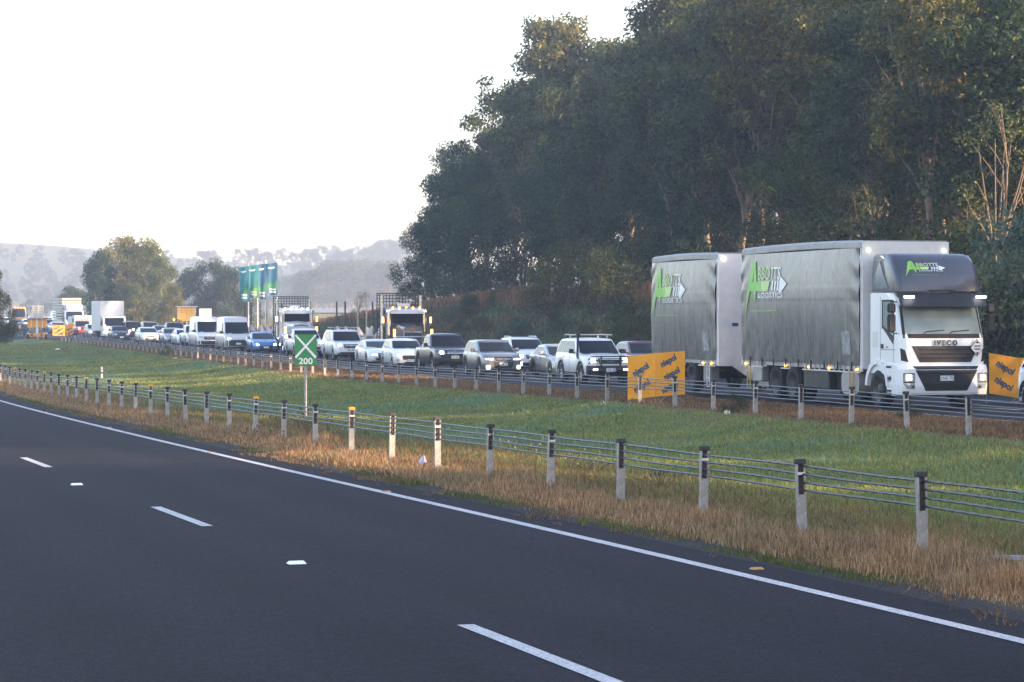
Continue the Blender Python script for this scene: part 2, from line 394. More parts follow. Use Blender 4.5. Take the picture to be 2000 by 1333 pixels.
# raised pavement markers
def marker_mesh(mat, mat2):
    b = MB(); b.add([(-.055, -.05, 0), (.055, -.05, 0), (.055, .05, 0), (-.055, .05, 0), (-.045, -.018, .018), (.045, -.018, .018), (.045, .018, .018), (-.045, .018, .018)],
                    [(4, 5, 6, 7), (1, 2, 6, 5), (3, 0, 4, 7)])
    b.add([(-.055, -.05, 0), (.055, -.05, 0), (.045, -.018, .018), (-.045, -.018, .018), (-.055, .05, 0), (.055, .05, 0), (.045, .018, .018), (-.045, .018, .018)], [(0, 1, 2, 3), (5, 4, 7, 6)], mi=1)
    return b.mesh('marker', [mat, mat2])
mw = marker_mesh(plain('marker_white', (.75, .75, .72), .4), plain('marker_lens', (.8, .8, .78), .15))
my = marker_mesh(plain('marker_yellow', (.34, .20, .05), .5), plain('marker_amber', (.45, .20, .04), .3))
for px, py, me, lb in ((150, 948, mw, 'small white raised marker between the two leftmost lane dashes'),
                       (579, 1102, mw, 'small white raised marker on the dark asphalt between the lower lane dashes'),
                       (755, 962, my, 'small yellow marker just beyond the edge line below the orange sunlit grass'),
                       (1478, 1113, my, 'small yellow marker beyond the edge line at lower right'),
                       (213, 836, my, 'small yellow marker beyond the edge line, second from the left edge'),
                       (88, 806, my, 'small yellow marker beyond the edge line nearest the left edge'),
                       (410, 885, my, 'small yellow marker beyond the edge line near the first brown grass tufts')):
    x, y, z = ground_at(px, py); th = math.atan2(-.33, 1)
    o = put('road_marker', me); o.location = (x, y, gzf(x, y) + .004); o.rotation_euler = (0, 0, .33); o.scale = (1.6, 1.4, 1.5) if me is mw else (1.15, .9, 1.1)
    tag(o, lb, 'road marker', 'raised markers along the near road')

# ---------------------------------------------------------------- wire rope barriers
GALV = None
def galv_mat():
    m, N, L, B = newmat('galvanised_steel')
    n = noise(N, L, 22, 5, .7); n2 = noise(N, L, 5, 3)
    c = ramp(N, L, n.outputs[0], [(.3, (.22, .22, .225)), (.7, (.40, .40, .40))])
    d = ramp(N, L, n2.outputs[0], [(.35, (.62, .55, .46)), (.6, (1., 1., 1.))])
    L.new(mixc(N, L, .7, c.outputs[0], d.outputs[0], 'MULTIPLY'), B.inputs['Base Color'])
    B.inputs['Metallic'].default_value = .35; B.inputs['Roughness'].default_value = .5; bumpit(N, L, B, n.outputs[0], .2, .004); return m
GALV = galv_mat()
ROPE = plain('rope_steel', (.11, .115, .13), .42, metal=.7, var=.3, scale=60)
BLK = plain('black_plastic', (.018, .017, .017), .6, scale=20)
DARKSLOT = plain('slot_dark', (.03, .022, .018), .8, scale=30)
ORG = plain('orange_cap', (.72, .34, .02), .5, scale=12)
REFL = plain('reflector_pale', (.62, .58, .52), .35, scale=20)
RUST = plain('rust_stain', (.14, .065, .03), .8, scale=20)
def post_meshes(h):
    b = MB()   # C-section: two flanges and a back web, slot open in the upper part
    w, d, t = .052, .028, .006
    b.box(-w, -d, -.25, -w + .016, d, h); b.box(w - .016, -d, -.25, w, d, h)
    b.box(-w + .016, d - t, -.25, w - .016, d, h - .36); b.box(-w + .016, -d + .002, -.25, w - .016, -d + t, h - .36)
    b.box(-w + .016, -d + .012, -.25, -w + .02, d - .012, h); b.box(w - .02, -d + .012, -.25, w - .016, d - .012, h)
    body = b.mesh('post', GALV)
    c = MB().cbox(-w - .010, -d - .010, h - .012, w + .010, d + .010, h + .048, .008)
    cap = c.mesh('cap', BLK); capo = MB().cbox(-w - .010, -d - .010, h - .012, w + .010, d + .010, h + .048, .008).mesh('cap', ORG)
    s = MB().box(-w + .020, -.009, h - .36, w - .020, .009, h - .01).mesh('slot_liner', DARKSLOT)
    r = MB().box(-w + .004, -d - .006, h - .135, w - .004, -d + .001, h - .105).mesh('reflector', REFL)
    return body, cap, capo, s, r
def barrier(name, label, curve, side, ystart, sp, n, zfun, h, ropez, orange=(), yend=None, twist=60., rr=.0125, lean=1.):
    root = thing(name, label, 'road barrier', (float(curve(ystart)), ystart, float(zfun(ystart))))
    Rz = lambda x, y: zfun(y)
    body, cap, capo, slot, refl = post_meshes(h)
    Y = np.arange(-60, 420, .1); s = np.concatenate([[0], np.cumsum(np.hypot(np.diff(curve(Y)), .1))]); s -= np.interp(ystart, Y, s)
    rn = random.Random(5)
    for k in range(n):
        y = float(np.interp(k * sp, s, Y)); x = float(curve(y)); sl = float(curve(y + 1) - curve(y - 1)) / 2
        p = put('post', body, root); p.location = Vector((x, y, float(zfun(y)))) - root.location
        ht = rn.uniform(-.012, .012)
        p.rotation_euler = (rn.gauss(0, .012) * lean, rn.gauss(0, .015) * lean, -math.atan(sl) + math.pi * 0 + rn.gauss(0, .03)); p.location.z += ht
        put('cap', capo if k in orange else cap, p); put('slot_liner', slot, p)
        if k < 40 and rn.random() < .8: put('reflector', refl, p)
    yA = float(np.interp(-40, s, Y)); yB = yend or float(np.interp((n - 1) * sp + 2, s, Y))
    for rz_ in ropez:
        V = []; Fs = []
        ys = []; y = yA
        while y < yB: ys.append(y); y += (.045 if y < twist else (.5 if y < 120 else 1.5)) if y > 18 else .3
        ys = np.array(ys); sag = .006 * np.sin(ys * 1.3 + rz_ * 9)
        xs = curve(ys); zs = zfun(ys) + rz_ + sag
        m_ = 9; rings = []
        for j, (a, b_, c_) in enumerate(zip(xs, ys, zs)):
            ph = b_ * 26
            for q in range(m_):
                tt = 2 * math.pi * q / m_; r = rr * (1 + .28 * math.cos(3 * (tt - ph / 3))) if b_ < twist else rr
                V.append((a + r * math.cos(tt), b_ - .3 * 0, c_ + r * math.sin(tt)))
        V = np.array(V) - np.array(root.location)
        idx = np.arange(len(V)).reshape(-1, m_); nx = np.roll(idx, -1, 1)
        Fc = np.stack([idx[:-1], nx[:-1], nx[1:], idx[1:]], -1).reshape(-1, 4)
        put('wire_rope', np_mesh('wire_rope', V, Fc, ROPE, True), root)
    return root
zpost_n = lambda y: zn(y)
zpost_f = lambda y: zf(y) + .12 * sstep(20, 45, np.asarray(y, float)) - .05
barrier('near_wire_barrier', 'near wire rope barrier on grey steel posts in brown grass beside the empty road', N_, -1, 26.3, 3.0, 38, zpost_n, .84, (.79, .70, .61, .525), {8, 11, 16, 21, 26, 31})
barrier('far_wire_barrier', 'far wire rope barrier running below the line of stopped traffic', F, 1, 49.4, 2.86, 70, zpost_f, .76, (.71, .62, .53, .445), yend=237., twist=0., rr=.013)

# ---------------------------------------------------------------- grass (stuff)
def grass_mat(name, stops, rough=.85, trans=.3):
    m, N, L, B = newmat(name)
    ge = N.new('ShaderNodeNewGeometry'); r = ramp(N, L, ge.outputs['Random Per Island'], stops)
    n = noise(N, L, .5, 5, .7)
    d = ramp(N, L, n.outputs[0], [(.3, (.62, .78, .66)), (.5, (1, 1, 1)), (.7, (1.35, 1.15, .9))])
    c = mixc(N, L, 1., r.outputs[0], d.outputs[0], 'MULTIPLY')
    L.new(c, B.inputs['Base Color']); B.inputs['Roughness'].default_value = rough; B.inputs['Specular IOR Level'].default_value = .2
    tr = N.new('ShaderNodeBsdfTranslucent'); L.new(c, tr.inputs[0]); mx = N.new('ShaderNodeMixShader'); mx.inputs[0].default_value = trans
    out = [x for x in N if x.type == 'OUTPUT_MATERIAL'][0]
    L.new(B.outputs[0], mx.inputs[1]); L.new(tr.outputs[0], mx.inputs[2]); L.new(mx.outputs[0], out.inputs[0]); return m
def blades(name, X, Y, h, w, lean, mat, z=None, kind='stuff'):
    n = len(X); Z = gz(X, Y, False) - .015 if z is None else z
    a = RNG.uniform(0, 2 * np.pi, n); ld = RNG.uniform(0, 2 * np.pi, n); lr = np.abs(RNG.normal(0, 1, n)) * lean * h
    cx, cy = np.cos(a) * w / 2, np.sin(a) * w / 2
    mx_, my_ = X + np.cos(ld) * lr * .35, Y + np.sin(ld) * lr * .35; tx, ty = X + np.cos(ld) * lr, Y + np.sin(ld) * lr
    V = np.stack([np.stack([X - cx, Y - cy, Z], -1), np.stack([X + cx, Y + cy, Z], -1), np.stack([mx_ + cx * .7, my_ + cy * .7, Z + h * .6], -1),
                  np.stack([mx_ - cx * .7, my_ - cy * .7, Z + h * .6], -1), np.stack([tx, ty, Z + h], -1)], 1).reshape(-1, 3)
    i = np.arange(n) * 5
    T = np.concatenate([np.stack([i, i + 1, i + 2], -1), np.stack([i, i + 2, i + 3], -1), np.stack([i + 3, i + 2, i + 4], -1)])
    o = put(name, np_mesh(name, V, T, mat)); tag(o, kind=kind); return o
def scatter(curve, side, o0, o1, y0, y1, dens, pw=1.):
    """points between two offsets of a curve; density per m2 falls off with distance"""
    n = int((y1 - y0) * (o1 - o0) * dens * 1.1); Y = y0 * (y1 / y0) ** RNG.uniform(0, 1, n) if pw else RNG.uniform(y0, y1, n)
    off = RNG.uniform(o0, o1, n); sl = (curve(Y + 1) - curve(Y - 1)) / 2; q = np.sqrt(1 + sl * sl)
    return curve(Y) + side * off / q, Y - side * sl / q * off, off
DRY = grass_mat('dry_grass', [(0., (.11, .064, .032)), (.35, (.27, .16, .082)), (.75, (.39, .255, .14)), (1., (.50, .39, .25))])
GRN = grass_mat('green_grass', [(0., (.105, .150, .036)), (.5, (.185, .235, .068)), (.85, (.25, .285, .10)), (1., (.36, .32, .15))])
FRG = grass_mat('frosty_grass', [(0., (.095, .165, .085)), (.6, (.16, .26, .16)), (1., (.27, .34, .24))])
YGR = grass_mat('mossy_grass', [(0., (.05, .075, .010)), (.6, (.095, .125, .020)), (1., (.19, .15, .035))])
BRN = grass_mat('brown_verge_grass', [(0., (.10, .056, .030)), (.5, (.19, .112, .062)), (1., (.30, .20, .115))])
# tall dry grass under the near barrier
X, Y, off = scatter(N_, -1, -.9, 1.45, 19, 125, 420)
keep = RNG.uniform(0, 1, len(X)) < np.clip(1.15 - np.abs((off - .35 - .28 * vnoise(X, Y, .8)) / 1.15) ** 3, .05, 1); X, Y = X[keep], Y[keep]; off = off[keep]
hh = (.085 + .11 * np.clip(vnoise(X, Y, 1.7) + .6, 0, 1.4)) * RNG.uniform(.55, 1.35, len(X)) * (1 - .45 * sstep(.7, 1.4, off)) * (.8 + .5 * np.clip(vnoise(X + 5, Y + 3, 3.5), 0, 1))
blades('dry_grass', X, Y, hh, .006 + Y * .00016, .38, DRY)
# stragglers creeping over the sealed shoulder
X, Y, off = scatter(N_, -1, .9, 2.15, 19, 80, 420)
keep = (vnoise(X, Y, 2.1) + .5 * vnoise(X * 1.7, Y, 5.) > .02 + (off - 1.3) * .75) & (RNG.uniform(0, 1, len(X)) < .75); X, Y = X[keep], Y[keep]
blades('creeping_grass', X, Y, RNG.uniform(.02, .07, len(X)), .008 + Y * .00016, 1.2, BRN)
X, Y, off = scatter(N_, -1, .95, 1.75, 19, 110, 500)
keep = (vnoise(X + 9, Y, 1.1) + RNG.normal(0, .2, len(X)) > .12) & (RNG.uniform(0, 1, len(X)) < .8); X, Y = X[keep], Y[keep]
blades('mossy_grass', X, Y, RNG.uniform(.02, .065, len(X)), .007 + Y * .00017, .7, YGR)
# median: green, frosted patches, dry flecks
X, Y, off = scatter(F, -1, .5, 12.6, 30, 250, 185)
v = voff(X, Y); ok = v < -.3; X, Y, off, v = X[ok], Y[ok], off[ok], v[ok]
pt = vnoise(X, Y, .23) + .5 * vnoise(X + 31, Y * 1.3, .7) + RNG.normal(0, .25, len(X))
nr = sstep(3.6, 1.2, -v)
typ = np.where(pt - nr * .5 > .55, 2, np.where((pt < -.75) | (RNG.uniform(0, 1, len(X)) < .10 + .45 * nr), 1, 0))
hb = (.065 + .045 * np.clip(pt, -1, 1)) * RNG.uniform(.5, 1.5, len(X)) * (1 + .6 * nr)
for t_, nm, mt in ((0, 'green_grass', GRN), (1, 'dry_grass', BRN), (2, 'frosty_grass', FRG)):
    k_ = typ == t_; blades(nm, X[k_], Y[k_], hb[k_] * (1.15 if t_ == 1 else 1), .008 + Y[k_] * .00024, .8, mt)
# green just behind the near fence, seen large
X, Y, off = scatter(N_, 1, .2, 5., 22, 75, 330)
k1 = RNG.uniform(0, 1, len(X)) < .75; blades('green_grass', X[k1], Y[k1], RNG.uniform(.05, .15, k1.sum()), .006 + Y[k1] * .00016, .6, GRN)
k1 = ~k1 & (off < 3.6); blades('dry_grass', X[k1], Y[k1], RNG.uniform(.08, .24, k1.sum()), .006 + Y[k1] * .00016, .4, BRN)
# brown verge on both sides of the far barrier
X, Y, off = scatter(F, 1, -1.0, 4.7, 36, 245, 130)
k1 = RNG.uniform(0, 1, len(X)) < np.clip((off + .5) * 1.2, 0, 1); X, Y = X[k1], Y[k1]
blades('brown_verge_grass', X, Y, (.07 + .07 * np.clip(vnoise(X, Y, 1.3), 0, 1)) * RNG.uniform(.5, 1.5, len(X)), .010 + Y * .00026, .6, BRN)
BKB = grass_mat('bank_brown', [(0., (.065, .045, .028)), (.6, (.125, .09, .055)), (1., (.20, .15, .09))]); BKG = grass_mat('bank_green', [(0., (.046, .078, .042)), (.6, (.082, .125, .076)), (1., (.14, .17, .11))])
# bank beyond the far road
X, Y, off = scatter(F, 1, 15.6, 30, 70, 290, 42)
pt = vnoise(X, Y, .35) + RNG.normal(0, .35, len(X))
for nm, mt, kk in (('brown_bank_grass', BKB, pt > .28), ('green_bank_grass', BKG, pt <= .28)):
    blades(nm, X[kk], Y[kk], (.30 if mt is BKB else .22) * RNG.uniform(.4, 1.5, kk.sum()), .03 + Y[kk] * .00030, .5, mt)
X, Y, off = scatter(F, 1, 24, 31, 70, 270, 45)
blades('tall_dry_grass', X, Y, RNG.uniform(.4, .9, len(X)), .035 + Y * .0003, .35, BRN)
# ---------------------------------------------------------------- trees
def leaf_mat(name, stops, trans=.35, rough=.55):
    m, N, L, B = newmat(name)
    ge = N.new('ShaderNodeNewGeometry'); r = ramp(N, L, ge.outputs['Random Per Island'], stops)
    at = N.new('ShaderNodeAttribute'); at.attribute_name = 'clump'
    d = ramp(N, L, at.outputs['Fac'], [(0., (.55, .60, .66)), (.5, (1, 1, 1)), (1., (1.6, 1.38, .9))])
    oi = N.new('ShaderNodeObjectInfo'); od = ramp(N, L, oi.outputs['Random'], [(0., (.62, .78, .82)), (.35, (.85, 1., .9)), (.6, (1.05, 1, .9)), (.8, (1.16, 1.06, .78)), (1., (1.3, 1.18, .8))])
    c = mixc(N, L, 1., r.outputs[0], d.outputs[0], 'MULTIPLY'); c = mixc(N, L, 1., c, od.outputs[0], 'MULTIPLY')
    L.new(c, B.inputs['Base Color']); B.inputs['Roughness'].default_value = rough; B.inputs['Specular IOR Level'].default_value = .3
    tr = N.new('ShaderNodeBsdfTranslucent'); L.new(c, tr.inputs[0]); mx = N.new('ShaderNodeMixShader'); mx.inputs[0].default_value = trans
    out = [x for x in N if x.type == 'OUTPUT_MATERIAL'][0]
    L.new(B.outputs[0], mx.inputs[1]); L.new(tr.outputs[0], mx.inputs[2]); L.new(mx.outputs[0], out.inputs[0]); return m
def bark_mat(name, a, b):
    m, N, L, B = newmat(name); n = noise(N, L, 3., 6, .7, mapscale=(3, 3, .6))
    c = ramp(N, L, n.outputs[0], [(.35, a), (.65, b)]); L.new(c.outputs[0], B.inputs['Base Color']); B.inputs['Roughness'].default_value = .85
    bumpit(N, L, B, n.outputs[0], .5, .05); return m
LEAF_GUM = leaf_mat('gum_leaves', [(0., (.022, .036, .012)), (.45, (.050, .068, .022)), (.8, (.105, .112, .036)), (1., (.19, .16, .055))])
LEAF_WAT = leaf_mat('wattle_leaves', [(0., (.010, .024, .008)), (.5, (.022, .046, .015)), (1., (.046, .074, .022))])
LEAF_BR = leaf_mat('bush_leaves', [(0., (.020, .036, .016)), (.6, (.040, .064, .026)), (1., (.09, .085, .035))])
LEAF_FR = leaf_mat('grey_bush_leaves', [(0., (.045, .070, .055)), (.6, (.080, .115, .090)), (1., (.12, .15, .11))])
LEAF_YE = leaf_mat('yellow_gum_leaves', [(0., (.050, .068, .018)), (.5, (.105, .115, .030)), (1., (.19, .165, .05))])
BARK_G = bark_mat('gum_bark', (.08, .06, .042), (.22, .165, .12)); BARK_D = bark_mat('dark_bark', (.035, .026, .02), (.10, .075, .055))
def leaf_cloud(C, R, n, size, droop, seed, tints=None, flat=.75):
    """n leaf quads spread through ellipsoid clumps (centres C, radii R)"""
    r = np.random.default_rng(seed); K = len(C); w = R ** 2.2; w = w / w.sum()
    ci = r.choice(K, n, p=w); d = r.normal(0, 1, (n, 3)); d /= np.linalg.norm(d, axis=1)[:, None]
    q = r.uniform(0, 1, n) ** .30; q *= 1 + .22 * np.sin(d[:, 0] * 5 + ci) * np.cos(d[:, 2] * 4 + ci * 1.7)
    P = C[ci] + d * (R[ci] * q)[:, None] * np.array([1, 1, flat])
    L = size * r.uniform(.6, 1.4, n); Wd = L * r.uniform(.28, .5, n)
    a = r.normal(0, 1, (n, 3)); a[:, 2] = a[:, 2] * (1 - droop) - droop * 1.6; a /= np.linalg.norm(a, axis=1)[:, None]
    b = np.cross(a, r.normal(0, 1, (n, 3))); b /= np.linalg.norm(b, axis=1)[:, None] + 1e-6
    A = a * L[:, None] * .5; B_ = b * Wd[:, None] * .5
    V = np.stack([P - A, P + B_, P + A, P - B_], 1).reshape(-1, 3)
    t = (tints if tints is not None else r.uniform(0, 1, K))[ci]
    return V, np.repeat(np.clip(t + r.normal(0, .10, n), 0, 1), 4)
def make_tree(name, h, cw, seed, leaf, bark, n=14000, size=.3, droop=.3, bare=.35, clumps=46, tr=.22, lean=.06, forks=3, top=.85, cr=.17):
    """returns (trunk mesh, crown mesh): limbs grow from the trunk to leaf clumps"""
    r = np.random.default_rng(seed); mb = MB()
    ph = r.uniform(0, 6.28)
    def tp(t): return np.array([lean * h * t * math.cos(ph) + .03 * h * math.sin(t * 5 + ph), lean * h * t * math.sin(ph) + .02 * h * math.cos(t * 6 + ph), h * t])
    TT = np.linspace(-.03, top, 12)
    mb.tube([tp(t) for t in TT], tr, 9, r1=tr * .18)
    C = []; R = []
    for k in range(clumps):
        t = bare + (1 - bare) * r.uniform(0, 1) ** .8
        prof = math.sin(math.pi * min(1, .22 + .70 * (t - bare) / (1 - bare))) ** .7
        a = r.uniform(0, 6.28); q = cw * prof * r.uniform(.25, 1.) ** .6
        c = tp(t) + np.array([math.cos(a) * q, math.sin(a) * q, r.normal(0, .02 * h)])
        C.append(c); R.append(cw * cr * 2 * r.uniform(.6, 1.25))
        if k % 2 == 0:
            t0 = max(bare * .6, t - .16 - .18 * q / cw); p0 = tp(t0); m1 = p0 * .6 + c * .4 + np.array([0, 0, .015 * h])
            rr_ = tr * (1 - t0) * .42 + .02
            mb.tube([p0, m1, p0 * .22 + c * .78 + r.normal(0, .1, 3), c], rr_, 5, r1=.015)
    for k in range(forks):
        a = r.uniform(0, 6.28); t0 = bare * r.uniform(.15, .6); e = tp(.8) + np.array([math.cos(a), math.sin(a), 0]) * cw * .6
        p0 = tp(t0); mb.tube([p0, p0 * .7 + e * .3 + np.array([0, 0, .04 * h]), p0 * .35 + e * .65, e], tr * .55, 6, r1=.03)
    C = np.array(C); R = np.array(R)
    V, t = leaf_cloud(C, R, n, size, droop, seed + 1)
    me = np_mesh(name, V, np.arange(len(V)).reshape(-1, 4), leaf)
    a = me.attributes.new('clump', 'FLOAT', 'POINT'); a.data.foreach_set('value', t.astype(np.float32))
    return mb.mesh('trunk', bark), me
def plant(name, proto, x, y, rz, s, label, cat='tree', group=None, sz=None, z=None):
    o = thing(name, label, cat, (x, y, gzf(x, y) - .1 if z is None else z), rz, group); o.scale = (s, s, sz or s)
    put('trunk', proto[0], o); put('crown', proto[1], o); return o
GUM = [make_tree('gum_crown', 20, 4.2, 10 + i, LEAF_GUM, BARK_G, 15000, .34, .45, .42, 44, .26, .05, 2) for i in range(4)]
WAT = [make_tree('wattle_crown', 12, 4.0, 30 + i, LEAF_WAT, BARK_D, 15000, .28, .1, .12, 46, .17, .06, 3, cr=.18) for i in range(4)]
BUSH = [make_tree('bush_crown', 3.4, 2.2, 50 + i, LEAF_BR, BARK_D, 5200, .17, .05, .05, 24, .06, .1, 2, cr=.2) for i in range(3)]
FBUSH = [make_tree('bush_crown', 2.6, 1.9, 60 + i, LEAF_FR, BARK_D, 4200, .15, .05, .03, 22, .05, .1, 1, cr=.2) for i in range(2)]
BARE = [make_tree('thin_crown', 13, 3.2, 70 + i, LEAF_GUM, BARK_G, 1800, .26, .3, .3, 26, .17, .08, 5, top=.95) for i in range(2)]
rt = random.Random(3)
GL = 'gum trees of the forest on the bank'
_sk = [(760, 575), (775, 470), (800, 410), (845, 300), (900, 262), (935, 150), (960, 108), (1000, 98), (1060, 64), (1130, 90), (1200, 100), (1245, 92), (1290, 12), (1330, 30), (1400, -40), (1500, -70), (2200, -70)]
def skyline(px): return float(np.interp(px, [p[0] for p in _sk], [p[1] for p in _sk]))
def forest(name, proto, ph, px, U, s, label, group=None, sink=0., wide=1.):
    """tree whose top stays under the forest's outline as seen from the road"""
    x, y = at_px(px, U); z0 = gzf(x, y) - .1; zt = CAMZ - (skyline(px) + sink - HY) * y / FPX
    s = min(s, (zt - z0) / ph); s = max(s, .25)
    return plant(name, proto, x, y, rt.uniform(0, 6.28), s * wide, label, group=group, sz=s)
named = [
    (822, 27.5, 'w', .62, 'low dark wattle at the left end of the forest bank'),
    (850, 31, 'w', .80, 'dark wattle rising behind the left end of the forest bank'),
    (905, 29, 'w', 1.0, 'dark bushy tree above the bank behind the second log truck'),
    (893, 34, 'g', .80, 'narrow gum standing out dark against the sky, leftmost tall one'),
    (950, 36, 'g', .82, 'dark gum crown just right of the leftmost tall gum'),
    (1000, 38, 'g', 1.06, 'gum with an open crown jutting left into the white sky'),
    (1035, 42, 'g', 1.0, 'gum with gaps of sky in its crown below the ridge top'),
    (1078, 37, 'g', 1.2, 'tall sunlit gum with rounded olive top against the sky'),
    (1150, 40, 'g', 1.2, 'sunlit gum right of the tall rounded one on the skyline'),
    (1215, 38, 'g', 1.1, 'olive gum in the skyline dip left of the tallest trees'),
    (1320, 33, 'g', 1.15, 'tall gum with yellow sunlit top touching the white sky'),
    (1410, 34, 'g', 1.2, 'very tall gum with its top cut by the picture edge'),
    (1500, 31, 'g', 1.08, 'gum with white sky gap beside its upper branches'),
    (1800, 27, 'g', 1.0, 'dark gum with bright sunlit leaf patches above the white cab'),
    (1955, 27, 'b', .62, 'slender forked tree with orange sunlit trunks at the right edge'),
    (1912, 28.5, 'b', .5, 'thin bare-stemmed tree with red lit trunk right of the cab'),
    (1700, 30, 'b', .5, 'thin forked tree with pale trunk above the truck box'),
]
for px, U, kd, s, lb in named:
    pr, ph = {'w': (WAT, 12.), 'g': (GUM, 19.6), 'b': (BARE, 13.)}[kd]
    forest({'w': 'wattle_tree', 'g': 'gum_tree', 'b': 'slender_tree'}[kd], rt.choice(pr), ph, px, U, s, lb, wide=.8 if px < 1000 else .95)
for i, px in enumerate(np.linspace(885, 2030, 17)):
    forest('wattle_tree', WAT[i % 4], 12., px + rt.uniform(-14, 14), 29.5 + rt.uniform(-1., 2.5), rt.uniform(.62, 1.12), 'unseen low wattle added to cut off the sun patch', 'wattles along the top of the bank', 60)
for i, px in enumerate(np.linspace(1060, 2060, 16)):
    forest('gum_tree', GUM[i % 4], 19.6, px, 32 + rt.uniform(-1.5, 3), rt.uniform(.72, .98), 'tall gum in the thick of the forest behind the trucks', GL, 20)
for i, px in enumerate(np.linspace(1120, 2100, 20)):
    forest('gum_tree', GUM[(i + 1) % 4], 19.6, px, 40 + rt.uniform(-2, 5), rt.uniform(.85, 1.18), 'tall gum in the thick of the forest behind the trucks', GL, rt.uniform(0, 30))
for i, px in enumerate(np.linspace(1060, 2100, 9)):
    forest('gum_tree', GUM[(i + 2) % 4], 19.6, px, 50 + rt.uniform(-2, 6), rt.uniform(.95, 1.1), 'tall gum in the thick of the forest behind the trucks', GL, 30)
for i, px in enumerate(np.linspace(1180, 2080, 16)):
    forest('wattle_tree', WAT[i % 4], 12., px, 47 + rt.uniform(-3, 5), rt.uniform(.8, 1.1), 'dark wattle filling the shade between the gum trunks deep in the forest', 'wattles deep in the forest', 60)
# the same forest goes on beside the road past the right edge of the picture, with a gap cut to let a sun patch through
def in_gap(x, y): return abs((x + 1.5) * .39 + (y - 43) * .92) < 4.8
for i in range(40):
    y = -150 + i * 6.3 + rt.uniform(-2, 2); x = float(F(max(y, -70))) + (0 if y > -70 else (-70 - y) * .28) + rt.uniform(30, 50)
    if x / max(y, 1) < .215 and y > 0 or in_gap(x, y): continue
    pr = GUM if rt.random() < .6 else WAT
    plant('gum_tree', rt.choice(pr), x, y, rt.uniform(0, 6.28), rt.uniform(.85, 1.05) * (1.35 if pr is WAT else 1), 'tall gum in the thick of the forest behind the trucks', group=GL, z=3.)
for i in range(34):
    y = 88 - i * 5.6 + rt.uniform(-1.5, 1.5); x = float(F(max(y, -70))) + (0 if y > -70 else (-70 - y) * .28) + rt.uniform(28, 33)
    if y > 0 and x / y < .215 or in_gap(x, y): continue
    plant('wattle_tree', WAT[i % 4], x, y, rt.uniform(0, 6.28), rt.uniform(1.0, 1.35), 'unseen low wattle added to cut off the sun patch', group='wattles along the top of the bank', z=3.)
for k, (x, y) in enumerate(((48, 19.5), (50, 23.5), (52, 17.), (46.5, 25.))):   # unseen low wattles added to shade the ground right of the sun patch
    plant('wattle_tree', WAT[k % 4], x, y, k, .50, 'unseen low wattle added to cut off the sun patch', group='wattles along the top of the bank', z=3.)
for i in range(18):
    px = rt.uniform(900, 1300) if i < 12 else rt.uniform(1880, 2020); U = rt.uniform(18.5, 27); x, y = at_px(px, U)
    plant('bush', rt.choice(BUSH), x, y, rt.uniform(0, 6.28), rt.uniform(.2, .45), 'dark scrubby bush among others on the grassy bank beyond the traffic', 'bush', 'scrubby bushes on the bank')
# bushes on the bank
for px, U, pr, s, lb in ((1075, 23.5, BUSH, .75, 'dark round bush on the bank left of the big bush mass'), (1120, 23.5, BUSH, 1.15, 'largest dark bush on the bank above the white off-roader'),
                         (1175, 23, BUSH, 1.05, 'dark bush on the bank right of the largest one'), (1050, 25, BUSH, .6, 'small dark bush near the bank top above the grey car'),
                         (1235, 20, BUSH, .7, 'dark green bush on the bank just left of the trailer'), (1262, 18, BUSH, .6, 'bright green low bush beside the trailer corner'),
                         (1010, 19, FBUSH, .6, 'small grey-green shrub low on the bank'), (1945, 17.5, FBUSH, 1.5, 'frosty grey-green bush on the bank right of the white cab'),
                         (1995, 21, FBUSH, 1.7, 'big grey bush at the right picture edge'), (1975, 19, BUSH, .9, 'dark low bush between the grey ones at right'),
                         (880, 21, FBUSH, .6, 'pale low shrub at the left end of the bank'), (1340, 18, BUSH, .8, 'dark bush behind the trailer on the bank')):
    x, y = at_px(px, U); plant('bush', rt.choice(pr), x, y, rt.uniform(0, 6.28), s, lb, 'bush')
x, y = at_px(1080, 25.5); o = MB().tube([(0, 0, -.3), (.03, 0, 1.5)], .16, 9).build('tree_stump', bark_mat('cut_bark', (.35, .2, .1), (.5, .33, .2))); o.location = (x, y, gzf(x, y))
tag(o, 'short pale upright stump on the bank top among dry grass', 'stump')
